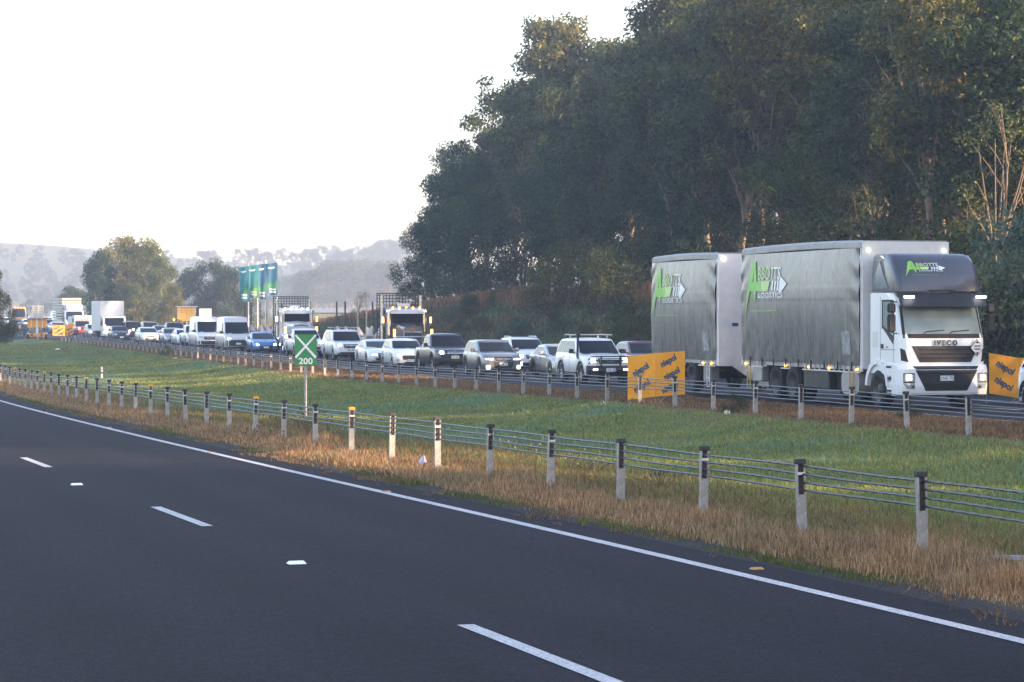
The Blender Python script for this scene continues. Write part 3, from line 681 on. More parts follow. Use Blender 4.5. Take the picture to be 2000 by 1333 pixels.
# ---- left clump and the trees fading into the mist
BIG = [make_tree('broad_crown', 12.5, 4.6, 80 + i, LEAF_YE, BARK_G, 17000, .38, .1, .04, 60, .25, .05, 4, cr=.17) for i in range(3)]
BIGD = [make_tree('broad_crown', 12, 4.6, 90 + i, LEAF_WAT, BARK_G, 14000, .42, .1, .03, 56, .22, .05, 4, cr=.18) for i in range(2)]
def by_px(px, Y): x = (px - 1000) / FPX * Y; return x, Y
def plant_top(name, proto, ph, px, Y, ytop, lb, cat='tree', group=None, w=1.):
    x, _ = by_px(px, Y); z0 = gzf(x, Y); zt = CAMZ - (ytop - HY) * Y / FPX; s = (zt - z0 + .1) / ph
    return plant(name, proto, x, Y, rt.uniform(0, 6.28), s * w, lb, cat, group, sz=s)
for px, Y, yt, pr, ph, w, lb in ((196, 345, 502, BIGD, 12, .62, 'dark left side tree of the big clump behind the box truck'), (237, 350, 468, BIG, 12.5, .82, 'tallest olive tree of the big roadside clump at left'),
                              (282, 350, 480, BIG, 12.5, .82, 'broad sunlit olive tree in the middle of the big clump'), (318, 342, 506, BIG, 12.5, .62, 'yellowish tree with visible pale trunk at the clump right side'),
                              (338, 335, 560, BIG, 12.5, .7, 'lower yellow-green tree at the right foot of the big clump'), (262, 335, 560, BIG, 12.5, 1., 'low leafy tree at the foot of the big clump behind the dark four-wheel drive'),
                              (386, 400, 520, BIGD, 12, .75, 'dark green tree right of the big clump'), (425, 400, 514, BIGD, 12, .8, 'dark green tree just left of the flags'), (455, 395, 530, BIGD, 12, .8, 'dark tree partly behind the leftmost flag'),
                              (480, 350, 590, BUSH, 3.4, 1.1, 'low yellow-green shrub below the flags'), (140, 400, 565, BIGD, 12, 1., 'small dark tree left of the big clump behind the cattle truck'),
                              (700, 240, 570, BARE, 13, 1.3, 'thin green tree between the two log trucks')):
    plant_top('roadside_tree', rt.choice(pr), ph, px, Y, yt, lb, w=w)
x, _ = by_px(-6, 190); plant_top('roadside_tree', BIG[0], 12.5, -16, 205, 532, 'orange-brown tree just entering the left picture edge', w=.7)
FAR = [make_tree('far_crown', 16, 5, 120 + i, LEAF_BR, BARK_G, 5000, .6, .2, .25, 40, .3, .05, 3, cr=.17) for i in range(4)]
def far_row(y0, y1, px0, px1, n, ytf, lb, grp, seed):
    r = random.Random(seed)
    for i in range(n):
        px = px0 + (px1 - px0) * (i + r.uniform(.1, .9)) / n; Y = r.uniform(y0, y1)
        plant_top('distant_tree', r.choice(FAR), 16, px, Y, ytf(px) + r.uniform(-7, 16), lb, group=grp, w=r.uniform(1., 1.5))
far_row(800, 950, 40, 165, 10, lambda p: 596 - (p - 40) * .25, 'grey-green tree fading in the mist left of the big clump', 'misty trees left of the clump', 1)
far_row(950, 1150, 575, 775, 22, lambda p: 545 - 34 * math.sin((p - 565) / 190 * 2.2), 'blue-grey tree in the mist behind the log trucks', 'misty trees behind the log trucks', 2)
far_row(1500, 1750, 20, 790, 46, lambda p: float(np.interp(p, [0, 60, 120, 160, 300, 390, 480, 560, 620, 700, 780], [474, 484, 492, 488, 486, 500, 490, 482, 486, 478, 474])), 'pale tree on the hazy skyline', 'trees on the hazy skyline', 3)
far_row(1150, 1300, 330, 600, 16, lambda p: 548, 'grey tree in the mist behind the flags', 'misty trees behind the flags', 4)
far_row(1900, 2000, -10, 170, 16, lambda p: 498 + p * .06, 'faint tree along the top of the far left hill', 'trees on the far left hill', 5)
far_row(1900, 2000, 640, 800, 12, lambda p: 484 - (p - 640) * .1, 'faint tree on the far right hill', 'trees on the far right hill', 6)

rh = random.Random(12)
for i in range(120):   # the wooded slopes of the far hills
    px = rh.uniform(-15, 180) if i < 55 else rh.uniform(370, 800); Y = rh.uniform(1150, 1600); x = (px - 1000) / FPX * Y
    k = rh.uniform(.4, .75); plant('hill_tree', rh.choice(FAR), x, Y, rh.uniform(0, 6.28), k, 'hazy tree on the slope of the far hill', 'tree', 'trees scattered over the far hills')
# ---------------------------------------------------------------- vehicles: shared materials and helpers
GLS = plain('car_glass', (.005, .007, .009), .06, var=.3, scale=1.5); GLS.node_tree.nodes['Principled BSDF'].inputs['Specular IOR Level'].default_value = .28
TYRE = plain('tyre_rubber', (.010, .0095, .0095), .85, var=.3, scale=14, bump=.2)
RIM = plain('alloy_rim', (.42, .42, .43), .35, metal=.7, scale=12)
RIMD = plain('dark_rim', (.06, .06, .065), .45, metal=.4, scale=12)
TRIM = plain('black_trim', (.009, .009, .010), .6, scale=8)
CHR = plain('chrome', (.62, .62, .63), .16, metal=.95, var=.1, scale=9)
LENS = plain('lamp_glass', (.50, .52, .55), .12, metal=.4, var=.4, scale=18)
LITW = plain('lit_headlamp', (.9, .88, .8), .2, emit=(1., .90, .72), es=8)
LITC = plain('lit_daytime_lamp', (.9, .9, .9), .2, emit=(.95, .97, 1.), es=4.)
LITF = plain('lit_fog_lamp', (.9, .88, .6), .2, emit=(1., .92, .60), es=5)
AMB = plain('amber_lamp', (.8, .3, .03), .3, emit=(1., .42, .06), es=2.2)
REDL = plain('red_lamp', (.5, .03, .03), .3, emit=(1., .06, .03), es=1.2)
PLATE = plain('number_plate', (.66, .68, .66), .4, scale=20); PTXT = plain('plate_text', (.06, .08, .16), .5)
WHITE = carpaint('white_paint', (.74, .75, .76)); SILV = carpaint('silver_paint', (.36, .365, .37), .5); GREY = carpaint('grey_paint', (.13, .145, .165), .5)
BLKP = carpaint('black_paint', (.018, .018, .020)); BLUE = carpaint('blue_paint', (.02, .17, .44), .1); DBLU = carpaint('dark_blue_paint', (.012, .015, .028), .2)
REDP = carpaint('red_paint', (.28, .012, .016)); DRED = carpaint('dark_red_paint', (.10, .015, .02)); LBLU = carpaint('pale_blue_paint', (.36, .42, .55), .2); YELP = carpaint('orange_yellow_paint', (.62, .32, .03))
WHT2 = carpaint('off_white_paint', (.62, .60, .58))
_wh = {}
def wheel_meshes(r, w, rim, style):
    k = (r, w, rim.name, style)
    if k in _wh: return _wh[k]
    t = MB(); ri = r * .66
    t.lathe((0, 0, 0), [(-w / 2, ri), (-w / 2, r * .9), (-w * .38, r * .985), (0, r), (w * .38, r * .985), (w / 2, r * .9), (w / 2, ri)], 28)
    q = MB()
    if style == 'truck':
        q.lathe((0, 0, 0), [(-w * .46, ri * 1.0), (-w * .40, ri * .86), (-w * .05, ri * .80), (-w * .02, ri * .5), (-w * .16, ri * .42), (-w * .30, ri * .34), (-w * .36, ri * .2), (-w * .36, .001)], 24)
        for j in range(10):
            a = j * math.pi / 5; q.cyl((-w * .08, ri * .62 * math.cos(a), ri * .62 * math.sin(a)), (1, 0, 0), ri * .055, w * .14, 6)
    elif style == 'deep':
        q.lathe((0, 0, 0), [(-w * .48, ri * 1.0), (-w * .42, ri * .88), (w * .25, ri * .80), (w * .28, ri * .35), (w * .0, ri * .30), (-w * .05, .001)], 24)
    else:
        q.lathe((0, 0, 0), [(-w * .47, ri * 1.0), (-w * .44, ri * .92), (-w * .05, ri * .88), (-w * .02, ri * .2), (-w * .02, .001)], 24, mi=1)
        for j in range(5 if style == 'five' else 8):
            a = j * 2 * math.pi / (5 if style == 'five' else 8); wd = ri * (.17 if style == 'five' else .10)
            c, s = math.cos(a), math.sin(a); pts = []
            for (rr, hw) in ((ri * .12, wd * .8), (ri * .93, wd)):
                for sg in (-1, 1): pts.append((rr * c - sg * hw * s, rr * s + sg * hw * c))
            q.add([(-w * .36, *pts[0]), (-w * .36, *pts[1]), (-w * .42, *pts[3]), (-w * .42, *pts[2]), (-w * .05, *pts[0]), (-w * .05, *pts[1]), (-w * .05, *pts[3]), (-w * .05, *pts[2])],
                  [(0, 1, 2, 3), (0, 4, 5, 1), (1, 5, 6, 2), (2, 6, 7, 3), (3, 7, 4, 0)])
        q.cyl((-w * .38, 0, 0), (1, 0, 0), ri * .2, w * .1, 12)
    _wh[k] = (t.mesh('tyre', TYRE), q.mesh('rim', [rim, TRIM])); return _wh[k]
def wheel(root, x, y, r, w=.22, rim=None, style='five'):
    """wheel is a part, its tyre and rim sub-parts; outer face looks away from the middle"""
    t, q = wheel_meshes(r, w, rim or RIM, style)
    o = bpy.data.objects.new('wheel', None); COL.objects.link(o); o.parent = root; o.location = (x, y, r - .008); KIDS.setdefault(root.name, []).append(o)
    o.rotation_euler = (random.uniform(0, 1), 0, 0 if x < 0 else math.pi); o.empty_display_size = .1
    put('tyre', t, o); put('rim', q, o); return o
def bvh_of(*objs):
    V = []; P = []
    for o in objs:
        n = len(V); me = o.data; V += [v.co.copy() for v in me.vertices]; P += [[n + i for i in p.vertices] for p in me.polygons]
    return BVHTree.FromPolygons(V, P)
def patch(bv, quad, axis, nu=6, nv=4, off=.008, skirt=.03, mi=0, mb=None, curve=None):
    """a panel laid on the body: quad = 4 corners (a,b) in the plane seen along the axis ('f' front, 'l' near side, 'r' other side, 't' top)"""
    mb = mb or MB(); P = [Vector((*q, 0)) for q in quad]; g = []
    D = {'f': Vector((0, 1, 0)), 'l': Vector((1, 0, 0)), 'r': Vector((-1, 0, 0)), 't': Vector((0, 0, -1))}[axis]
    last = None
    for j in range(nv + 1):
        for i in range(nu + 1):
            s, t = i / nu, j / nv; p = (P[0] * (1 - s) + P[1] * s) * (1 - t) + (P[3] * (1 - s) + P[2] * s) * t
            if curve: p = Vector((*curve(p.x, p.y), 0))
            o = {'f': Vector((p.x, -9, p.y)), 'l': Vector((-9, p.x, p.y)), 'r': Vector((9, p.x, p.y)), 't': Vector((p.x, p.y, 9))}[axis]
            h = bv.ray_cast(o, D)[0]
            if h is None: h = last if last is not None else None
            if h is None:
                g.append(None); continue
            if axis == 'f': h = Vector((p.x, h.y, p.y))
            elif axis in 'lr': h = Vector((h.x, p.x, p.y))
            else: h = Vector((p.x, p.y, h.z))
            last = h; g.append(h - D * off)
    f0 = next((q for q in g if q is not None), None)
    if f0 is None: return mb
    g = [q if q is not None else f0 for q in g]
    W_ = nu + 1; fs = [(j * W_ + i, j * W_ + i + 1, (j + 1) * W_ + i + 1, (j + 1) * W_ + i) for j in range(nv) for i in range(nu)]
    mb.add(g, fs, True, mi)
    ring = list(range(W_)) + [j * W_ + nu for j in range(1, nv + 1)] + [nv * W_ + i for i in range(nu - 1, -1, -1)] + [j * W_ for j in range(nv - 1, 0, -1)]
    n = len(ring); mb.add([g[i] for i in ring] + [g[i] + D * (skirt + off) for i in ring], [(i, (i + 1) % n, n + (i + 1) % n, n + i) for i in range(n)], False, mi)
    return mb
def mir(q): return [(-a, b) for a, b in q]
CAR = dict(
 sedan=dict(L=4.68, W=1.82, H=1.45, fo=.90, wb=2.75, r=.325, nose=.70, cowl=1.22, cz=.97, belt=.95, A=1.12, B=2.12, C=3.35, R=4.30, tail=1.02, sill=.20),
 coupe=dict(L=4.62, W=1.86, H=1.39, fo=.88, wb=2.76, r=.335, nose=.68, cowl=1.22, cz=.93, belt=.93, A=1.12, B=2.15, C=3.1, R=4.35, tail=.98, sill=.19),
 hatch=dict(L=3.90, W=1.73, H=1.50, fo=.80, wb=2.45, r=.30, nose=.78, cowl=.98, cz=1.02, belt=.99, A=.88, B=1.72, C=3.35, R=3.86, tail=1.02, sill=.20),
 suv=dict(L=4.32, W=1.80, H=1.62, fo=.90, wb=2.67, r=.35, nose=.90, cowl=1.12, cz=1.10, belt=1.06, A=.98, B=1.88, C=3.75, R=4.27, tail=1.1, sill=.25),
 offroad=dict(L=4.80, W=1.86, H=1.80, fo=.90, wb=2.75, r=.385, nose=1.06, cowl=1.32, cz=1.20, belt=1.16, A=1.20, B=1.95, C=4.3, R=4.72, tail=1.2, sill=.36),
 ute=dict(L=5.25, W=1.90, H=1.82, fo=.95, wb=3.10, r=.385, nose=1.04, cowl=1.35, cz=1.20, belt=1.17, A=1.22, B=2.02, C=3.25, R=3.52, tail=1.14, sill=.38, bed=1),
 boxy=dict(L=4.6, W=1.80, H=1.95, fo=.72, wb=2.75, r=.40, nose=1.10, cowl=1.30, cz=1.20, belt=1.19, A=1.25, B=1.60, C=4.5, R=4.58, tail=1.2, sill=.40),
 van=dict(L=5.9, W=2.00, H=2.48, fo=1.0, wb=3.65, r=.345, nose=1.02, cowl=.80, cz=1.30, belt=1.28, A=.62, B=1.62, C=5.75, R=5.88, tail=1.3, sill=.26, van=1))
def make_car(label, kind, paint, px, Y, cat='car', name='car', lights='lit', rim=None, rz=None, dY=0., group='vehicles in the queue of stopped traffic', grille=None, z=None, **kw):
    S = dict(CAR[kind]); S.update(kw); L, W, H = S['L'], S['W'], S['H']; hw = W / 2
    sl = float((F(Y + 3) - F(Y - 3)) / 6) * .96; th = -math.atan(sl) if rz is None else rz
    X = (px - 1000) / FPX * Y; ox, oy = X + hw * math.cos(th) * .97, Y + hw * math.sin(th) * .97
    root = thing(name, label, cat, (ox, oy, (gzf(ox, oy) if z is None else z) + .004), th, group)
    ax = (S['fo'], S['fo'] + S['wb']); ra = S['r'] * 1.13
    def hoodz(y):
        if y <= S['cowl']:
            t = max(0, y) / S['cowl']; return S['nose'] - .16 * math.exp(-y / .05) + (S['cz'] - S['nose']) * (1 - (1 - t) ** 1.7)
        t = (y - S['cowl']) / (L - S['cowl']); return S['cz'] + (S['tail'] - S['cz']) * t - .22 * math.exp(-(L - y) / .07)
    def plan(y):
        a = .55 if not S.get('van') else .35
        f = 1 - .26 * (max(0, 1 - y / a)) ** 2.4; rr_ = 1 - .12 * (max(0, 1 - (L - y) / .5)) ** 2.4
        return hw * f * rr_
    ys = sorted(set([0, .02, .05, .10, .17, .27, .4, .55] + [a + ra * q for a in ax for q in (-1.02, -.99, -.93, -.8, -.6, -.3, 0, .3, .6, .8, .93, .99, 1.02)] +
                    [S['cowl'], S['cowl'] + .2] + list(np.arange(S['fo'] + ra + .15, L - .3, .4)) + [L - .25, L - .1, L - .03, L]))
    rings = []
    for y in ys:
        w = plan(y); zb = S['sill'] + .10 * math.exp(-y / .08) + .12 * math.exp(-(L - y) / .08); arch = 0
        for a in ax:
            if abs(y - a) < ra: arch = max(arch, S['r'] + math.sqrt(ra * ra - (y - a) ** 2))
        zo = max(zb, arch); zt = hoodz(y); zs = min(zt - .05, max(zo + .05, zt - .07)) if y < S['cowl'] else zt - .04
        zs = max(zs, zo + .04); zt = max(zt, zs + .03); zm = (zo + zs) * .5
        half = [(w * .80, zb), (w * .94, zo), (w * .985, zo + .02), (w * 1., zm), (w * .985, zs - .25 * (zs - zm)), (w * .955, zs), (w * .88, zs + (zt - zs) * .55), (w * .45, zt), (0, zt + .012)]
        rings.append([(-x, y, z_) for x, z_ in half] + [(x, y, z_) for x, z_ in half[-2::-1]])
    mb = MB().loft(rings)
    # greenhouse
    belt = S['belt']; A, B, C, R = S['A'], S['B'], S['C'], S['R']; wbt = hw * .95; wt = hw * (.78 if not S.get('van') else .84)
    def wz(z_): return wbt + (wt - wbt) * max(0, (z_ - belt)) / (H - belt)
    def roof(y):
        if y < B: t = (y - A) / (B - A); return belt - .02 + (H - .05 - belt) * (t ** .93)
        if y > C: t = (R - y) / max(.05, R - C); return (S['tail'] if not S.get('bed') else belt) - .02 + (H - .05 - belt) * (max(0, t) ** .85)
        t = (y - B) / (C - B); return H - .05 + .05 * math.sin(math.pi * min(1, t * 1.0)) ** .7 - .02 * t
    gy = [A, A + .03] + [A + (B - A) * q for q in (.25, .5, .75, .93, 1.)] + [B + .06] + list(np.linspace(B + .2, C - .1, 6)) + [C] + [C + (R - C) * q for q in (.12, .35, .65, .9, 1)]
    rings = []
    for y in gy:
        zr = max(roof(y), belt + .0); bow = lambda x: (.13 * (x / wbt) ** 2 * (1 if y < B + .1 else 0)) * (1 - 0) - (.10 * (x / wbt) ** 2 if y > C - .1 else 0)
        e = min(.07, (zr - belt) * .3 + .004); w1 = wz(zr - e)
        pl = min(1, plan(min(max(y, .3), L - .1)) / hw + .02)
        half = [(wbt * pl, belt - .09), (wbt * pl, belt + .004), (w1 * pl, zr - e), (w1 * .93 * pl, zr - e * .25), (w1 * .55, zr + .008), (0, zr + .016)]
        rings.append([(-x, y + bow(x), z_) for x, z_ in half] + [(x, y + bow(x), z_) for x, z_ in half[-2::-1]])
    mb.loft(rings, cap0=False, cap1=True); 
    body = mb.build('body', paint, root); bv = bvh_of(body)
    far = Y > 230
    # glass
    bz, tz = belt + .05, H - (.42 if S.get('van') else .115)
    ww = patch(bv, [(-wz(bz) * .92, bz + .0), (wz(bz) * .92, bz + .0), (wz(tz) * .91, tz), (-wz(tz) * .91, tz)], 'f', 20, 10, .012); ww.build('windscreen', GLS, root)
    patch(bv, [(-wz(bz) * .84, bz - .045), (wz(bz) * .84, bz - .045), (wz(bz) * .84, bz - .002), (-wz(bz) * .84, bz - .002)], 'f', 8, 1, .010).build('wiper_cowl', TRIM, root)
    ya = lambda z_: A + (B - A) * (z_ - belt) / (H - belt) + (.44 if not S.get('van') else .62); yc = lambda z_: (R + (C - R) * (z_ - belt) / (H - belt)) - .16
    cuts = {'ute': [(0., .50), (.54, .97)], 'van': [(0.0, .20)]}.get(kind, [(0., .36), (.385, .72), (.75, .97)])
    if S.get('cuts'): cuts = S['cuts']
    tz2 = H - (.46 if S.get('van') else .13)
    for sd_ in ('l', 'r'):
        for f0, f1 in cuts:
            q = []
            for z_, f in ((bz, f0), (bz, f1), (tz2, f1), (tz2, f0)):
                y0, y1 = ya(z_), yc(z_)
                if f == 0.: y0 += .04
                q.append((y0 + (y1 - y0) * f, z_))
            patch(bv, q, sd_, 5, 4, .006).build('side_window', GLS, root)
    # lamps, grille, bumper
    N0 = S['nose']; s = 1
    hl = S.get('hl', [(-hw * .86, N0 - .16), (-hw * .50, N0 - .19), (-hw * .54, N0 - .05), (-hw * .82, N0 - .0)])
    lit = {'lit': LITW, 'cool': LITC, 'off': LENS, 'drl': LITC}[lights]
    for m_ in (0, 1):
        q = mir(hl) if m_ else hl
        patch(bv, q, 'f', 4, 3, .010).build('headlight', LENS, root)
        if lights != 'off':
            cx_ = sum(p[0] for p in q) / 4; cz_ = sum(p[1] for p in q) / 4; sx = abs(q[0][0] - q[1][0]) * (.24 if lights == 'lit' else .42); sz_ = abs(q[0][1] - q[3][1]) * (.38 if lights == 'lit' else .2)
            if lights == 'lit': sz_ = max(sz_, .05)
            patch(bv, [(cx_ - sx, cz_ - sz_), (cx_ + sx, cz_ - sz_), (cx_ + sx, cz_ + sz_), (cx_ - sx, cz_ + sz_)], 'f', 3, 2, .016).build('lamp', lit, root)
        if S.get('fog'):
            fx = hw * .76 * (-1 if not m_ else 1); patch(bv, [(fx - .07, .36), (fx + .07, .36), (fx + .07, .50), (fx - .07, .50)], 'f', 3, 3, .014).build('fog_lamp', LITF if S['fog'] == 2 else LENS, root)
    gt = S.get('gr', [(-hw * .42, N0 - .24), (hw * .42, N0 - .24), (hw * .48, N0 - .06), (-hw * .48, N0 - .06)])
    gm = patch(bv, gt, 'f', 8, 3, .010).build('grille', TRIM, root)
    gh = gt[2][1] - gt[0][1]
    if not far:
        for k in range(S.get('bars', 2)):
            z0 = gt[0][1] + gh * (k + .75) / (S.get('bars', 2) + .5); xx = abs(gt[0][0]) * .94
            patch(bv, [(-xx, z0 - .010), (xx, z0 - .010), (xx, z0 + .010), (-xx, z0 + .010)], 'f', 8, 1, .020).build('grille_bar', CHR if S.get('chrome', 1) else GREY, root)
    li = S.get('lower', [(-hw * .55, .27), (hw * .55, .27), (hw * .62, .27 + (N0 - .3) * .36), (-hw * .62, .27 + (N0 - .3) * .36)])
    patch(bv, li, 'f', 8, 3, .012).build('lower_grille', TRIM, root)
    if S.get('darkbumper'):
        d = S['darkbumper']; patch(bv, [(-hw * .93, S['sill'] + .12), (hw * .93, S['sill'] + .12), (hw * .95, d), (-hw * .95, d)], 'f', 14, 4, .009).build('bumper', TRIM, root)
    if Y < 260 and S.get('pz', .4) > 0:
        pz = S.get('pz', .40); r_ = bv.ray_cast(Vector((0, -9, pz)), Vector((0, 1, 0)))[0]; py_ = (r_.y if r_ else 0) - .02
        pl_ = MB().cbox(-.186, py_ - .008, pz - .065, .186, py_ + .03, pz + .065, .006).build('number_plate', PLATE, root)
        if S.get('plate'):
            t = put('lettering', text_mesh(S['plate'], .12, PTXT, .001, .002), pl_); t.location = (0, py_ - .010, pz); t.rotation_euler = (rad(90), 0, 0)
    for sg in (-1, 1):
        m = MB(); x0 = wbt * sg; my = ya(belt + .1) - .02
        m.cbox(x0 + sg * .05, my, belt + .03, x0 + sg * .25, my + .10, belt + .20, .03); m.box(x0 - sg * .04, my + .04, belt + .02, x0 + sg * .1, my + .08, belt + .07)
        m.build('wing_mirror', S.get('mirror', paint), root)
    for a in ax:
        for sg in (-1, 1): wheel(root, sg * (hw - .125), a, S['r'], .23, rim or RIM, S.get('wstyle', 'five'))
    if not far:
        # door seams, handles, sill trim and, on tall cars, dark arch trim
        y0 = S['fo'] + ra + .12; y2 = S['fo'] + S['wb'] - ra * .6; sm_ = []
        doors = [y0, y0 + (y2 - y0) * .52, y2] if kind not in ('van',) else [y0, y0 + 1.05, y0 + 2.3]
        for yy in doors: patch(bv, [(yy - .008, S['sill'] + .12), (yy + .008, S['sill'] + .12), (yy + .008, belt - .02), (yy - .008, belt - .02)], 'l', 1, 6, .004, .01).build('door_seam', TRIM, root)
        for yy in doors[1:]: patch(bv, [(yy - .24, belt - .13), (yy - .07, belt - .13), (yy - .07, belt - .095), (yy - .24, belt - .095)], 'l', 2, 1, .03, .04).build('door_handle', CHR if S.get('chrome', 1) else paint, root)
        patch(bv, [(S['fo'] + ra * .98, S['sill'] + .01), (S['fo'] + S['wb'] - ra * .98, S['sill'] + .01), (S['fo'] + S['wb'] - ra * 1., S['sill'] + .09), (S['fo'] + ra * 1.0, S['sill'] + .09)], 'l', 6, 1, .012).build('sill_trim', TRIM, root)
        if S.get('flare'):
            for a in ax:
                m = MB()
                for k in range(10):
                    t0, t1 = math.pi * k / 10, math.pi * (k + 1) / 10; r0, r1 = ra * 1.01, ra * 1.01 + .075
                    patch(bv, [(a + r0 * math.cos(t0), S['r'] + r0 * math.sin(t0)), (a + r0 * math.cos(t1), S['r'] + r0 * math.sin(t1)), (a + r1 * math.cos(t1), S['r'] + r1 * math.sin(t1)), (a + r1 * math.cos(t0), S['r'] + r1 * math.sin(t0))], 'l', 1, 1, .022, .03, mb=m)
                m.build('wheel_arch_trim', TRIM, root)
        m = MB(); m.box(-hw * .8, .5, S['sill'] - .06, hw * .8, L - .4, S['sill'] + .05); m.build('underbody', TRIM, root)
    if S.get('rails'):
        for sg in (-1, 1): MB().tube([(sg * wt * .86, B + .1, H - .05), (sg * wt * .86, B + .25, H + .035), (sg * wt * .86, C - .3, H + .03), (sg * wt * .86, C - .1, H - .05)], .02, 6).build('roof_rail', CHR if S['rails'] == 1 else TRIM, root)
    if S.get('rack'):
        m = MB(); rz_ = H + .10
        for k in range(7): m.box(-wt * .98, B + .15 + k * .26, rz_, wt * .98, B + .21 + k * .26, rz_ + .028)
        for sg in (-1, 1): m.box(sg * wt * .98 - .025, B + .1, rz_ - .01, sg * wt * .98 + .025, B + 1.8, rz_ + .04); m.box(sg * wt * .8 - .02, B + .25, H - .03, sg * wt * .8 + .02, B + .31, rz_); m.box(sg * wt * .8 - .02, B + 1.5, H - .03, sg * wt * .8 + .02, B + 1.56, rz_)
        m.build('roof_rack', plain('rack_silver', (.45, .46, .47), .4, metal=.5), root)
    if S.get('bed'):
        m = MB(); zz = S['tail'] + .0; w0 = plan(4.5)
        m.box(-w0 * .86, R + .08, zz + .010, w0 * .86, L - .14, zz + .018)
        m.build('tub_floor', TRIM, root)
        if S.get('canopy'):
            c = MB(); rr2 = []
            for y, zz2, f in ((R - .02, H - .02, .80), (L - .55, H - .03, .80), (L - .12, H - .12, .80)):
                rr2.append([(-wbt * .97, y, belt - .04), (-wbt * f, y, zz2 - .08), (-wbt * f * .9, y, zz2), (wbt * f * .9, y, zz2), (wbt * f, y, zz2 - .08), (wbt * .97, y, belt - .04)])
            co = c.loft(rr2, smooth=False).build('canopy', S['canopy'], root); bv2 = bvh_of(co)
            for sd_ in 'lr': patch(bv2, [(R + .12, belt + .08), (L - .65, belt + .08), (L - .72, H - .16), (R + .18, H - .16)], sd_, 3, 2, .006).build('canopy_window', GLS, root)
    for fn in S.get('extra', []): fn(root, bv, S)
    return root
def badge(txt=None, r=.06, z=None):
    def f(root, bv, S):
        zz = z or S['nose'] - .13; h = bv.ray_cast(Vector((0, -9, zz)), Vector((0, 1, 0)))[0]; y = (h.y if h else 0) - .035
        m = MB()
        if txt == 'diamonds':
            for a in (90, 210, 330):
                c = (r * .55 * math.cos(rad(a)), r * .55 * math.sin(rad(a))); d = (math.cos(rad(a)), math.sin(rad(a)))
                q = [(c[0] - d[0] * r * .5, c[1] - d[1] * r * .5), (c[0] - d[1] * r * .3, c[1] + d[0] * r * .3), (c[0] + d[0] * r * .5, c[1] + d[1] * r * .5), (c[0] + d[1] * r * .3, c[1] - d[0] * r * .3)]
                m.prism([(a_, zz + b_) for a_, b_ in q], y, y + .02, 'y')
        elif txt == 'ovals':
            for rx, rz2, dz in ((r, r * .68, 0), (r * .42, r * .66, 0), (r * .72, r * .28, r * .3)):
                m.tube([(rx * math.cos(t), y, zz + dz + rz2 * math.sin(t)) for t in np.linspace(0, 2 * math.pi, 17)], r * .1, 5)
        elif txt == 'rings':
            for k in range(4): m.tube([((k - 1.5) * r * 1.2 + r * .75 * math.cos(t), y, zz + r * .75 * math.sin(t)) for t in np.linspace(0, 2 * math.pi, 13)], r * .12, 5)
        else:
            m.tube([(r * math.cos(t), y, zz + r * math.sin(t)) for t in np.linspace(0, 2 * math.pi, 17)], r * .16, 6)
            if txt == 'w':
                m.prism([(-r * .7, zz + r * .6), (-r * .35, zz - r * .7), (0, zz + r * .3), (r * .35, zz - r * .7), (r * .7, zz + r * .6), (r * .5, zz + r * .6), (r * .3, zz - r * .2), (0, zz + r * .62), (-r * .3, zz - r * .2), (-r * .5, zz + r * .6)], y, y + .012, 'y')
            elif txt == 'bar': m.box(-r * 1.5, y, zz - r * .22, r * 1.5, y + .012, zz + r * .22)
            elif txt == 'star':
                for a in (90, 210, 330): m.tube([(0, y, zz), (r * math.cos(rad(a)), y, zz + r * math.sin(rad(a)))], r * .12, 5)
        m.build('badge', CHR, root)
    return f
def bullbar(root, bv, S):
    m = MB(); hw = S['W'] / 2
    m.loft([[(x * hw, -.20 + .16 * abs(x) ** 2.5 + o, z) for o, z in ((0, .42), (.0, .70), (.10, .74), (.2, .70), (.2, .42), (.1, .38))] for x in (-.98, -.8, -.5, 0, .5, .8, .98)])
    for z in (.92, 1.08): m.tube([(-hw * .90, .05, z - .12), (-hw * .82, -.10, z), (-hw * .4, -.17, z + .01), (hw * .4, -.17, z + .01), (hw * .82, -.10, z), (hw * .90, .05, z - .12)], .026, 8)
    for x in (-.42, .42): m.box(hw * x - .03, -.21, .7, hw * x + .03, -.15, 1.12)
    m.build('bull_bar', TRIM, root)
    for sg in (-1, 1): MB().box(sg * hw * .66 - .08, -.19, .56, sg * hw * .66 + .08, -.13, .61).build('bar_lamp', LITC, root)
    p = MB().cbox(-.186, -.225, .50, .186, -.20, .63, .006).build('number_plate', PLATE, root)
    t = put('lettering', text_mesh('1RL 7JJ', .12, PTXT, .001, .002), p); t.location = (0, -.228, .565); t.rotation_euler = (rad(90), 0, 0)
def snorkel(root, bv, S):
    x = -S['W'] / 2 * .96; m = MB(); m.tube([(x - .04, 1.12, 1.0), (x - .05, 1.25, 1.08), (x - .02, 1.32, 1.2), (x + .13, 1.78, 1.74), (x + .13, 1.80, 1.90)], .045, 8)
    m.cbox(x + .06, 1.66, 1.82, x + .20, 1.84, 1.96, .02); m.build('snorkel', TRIM, root)
def ladder_rack(root, bv, S):
    m = MB(); wt = S['W'] / 2 * .8
    for y in (2.2, 3.4): m.box(-wt, y, S['H'] + .12, wt, y + .05, S['H'] + .16); m.box(-wt, y, S['H'] - .06, -wt + .04, y + .05, S['H'] + .14); m.box(wt - .04, y, S['H'] - .06, wt, y + .05, S['H'] + .14)
    m.box(-wt, 3.6, 1.2, -wt + .05, 3.66, 2.1); m.box(wt - .05, 3.6, 1.2, wt, 3.66, 2.1); m.box(-wt, 3.6, 2.05, wt, 3.66, 2.12); m.build('ladder_rack', TRIM, root)
    MB().cyl((0, 2.5, S['H'] + .24), (0, 0, 1), .08, .14, 10).build('beacon', AMB, root)
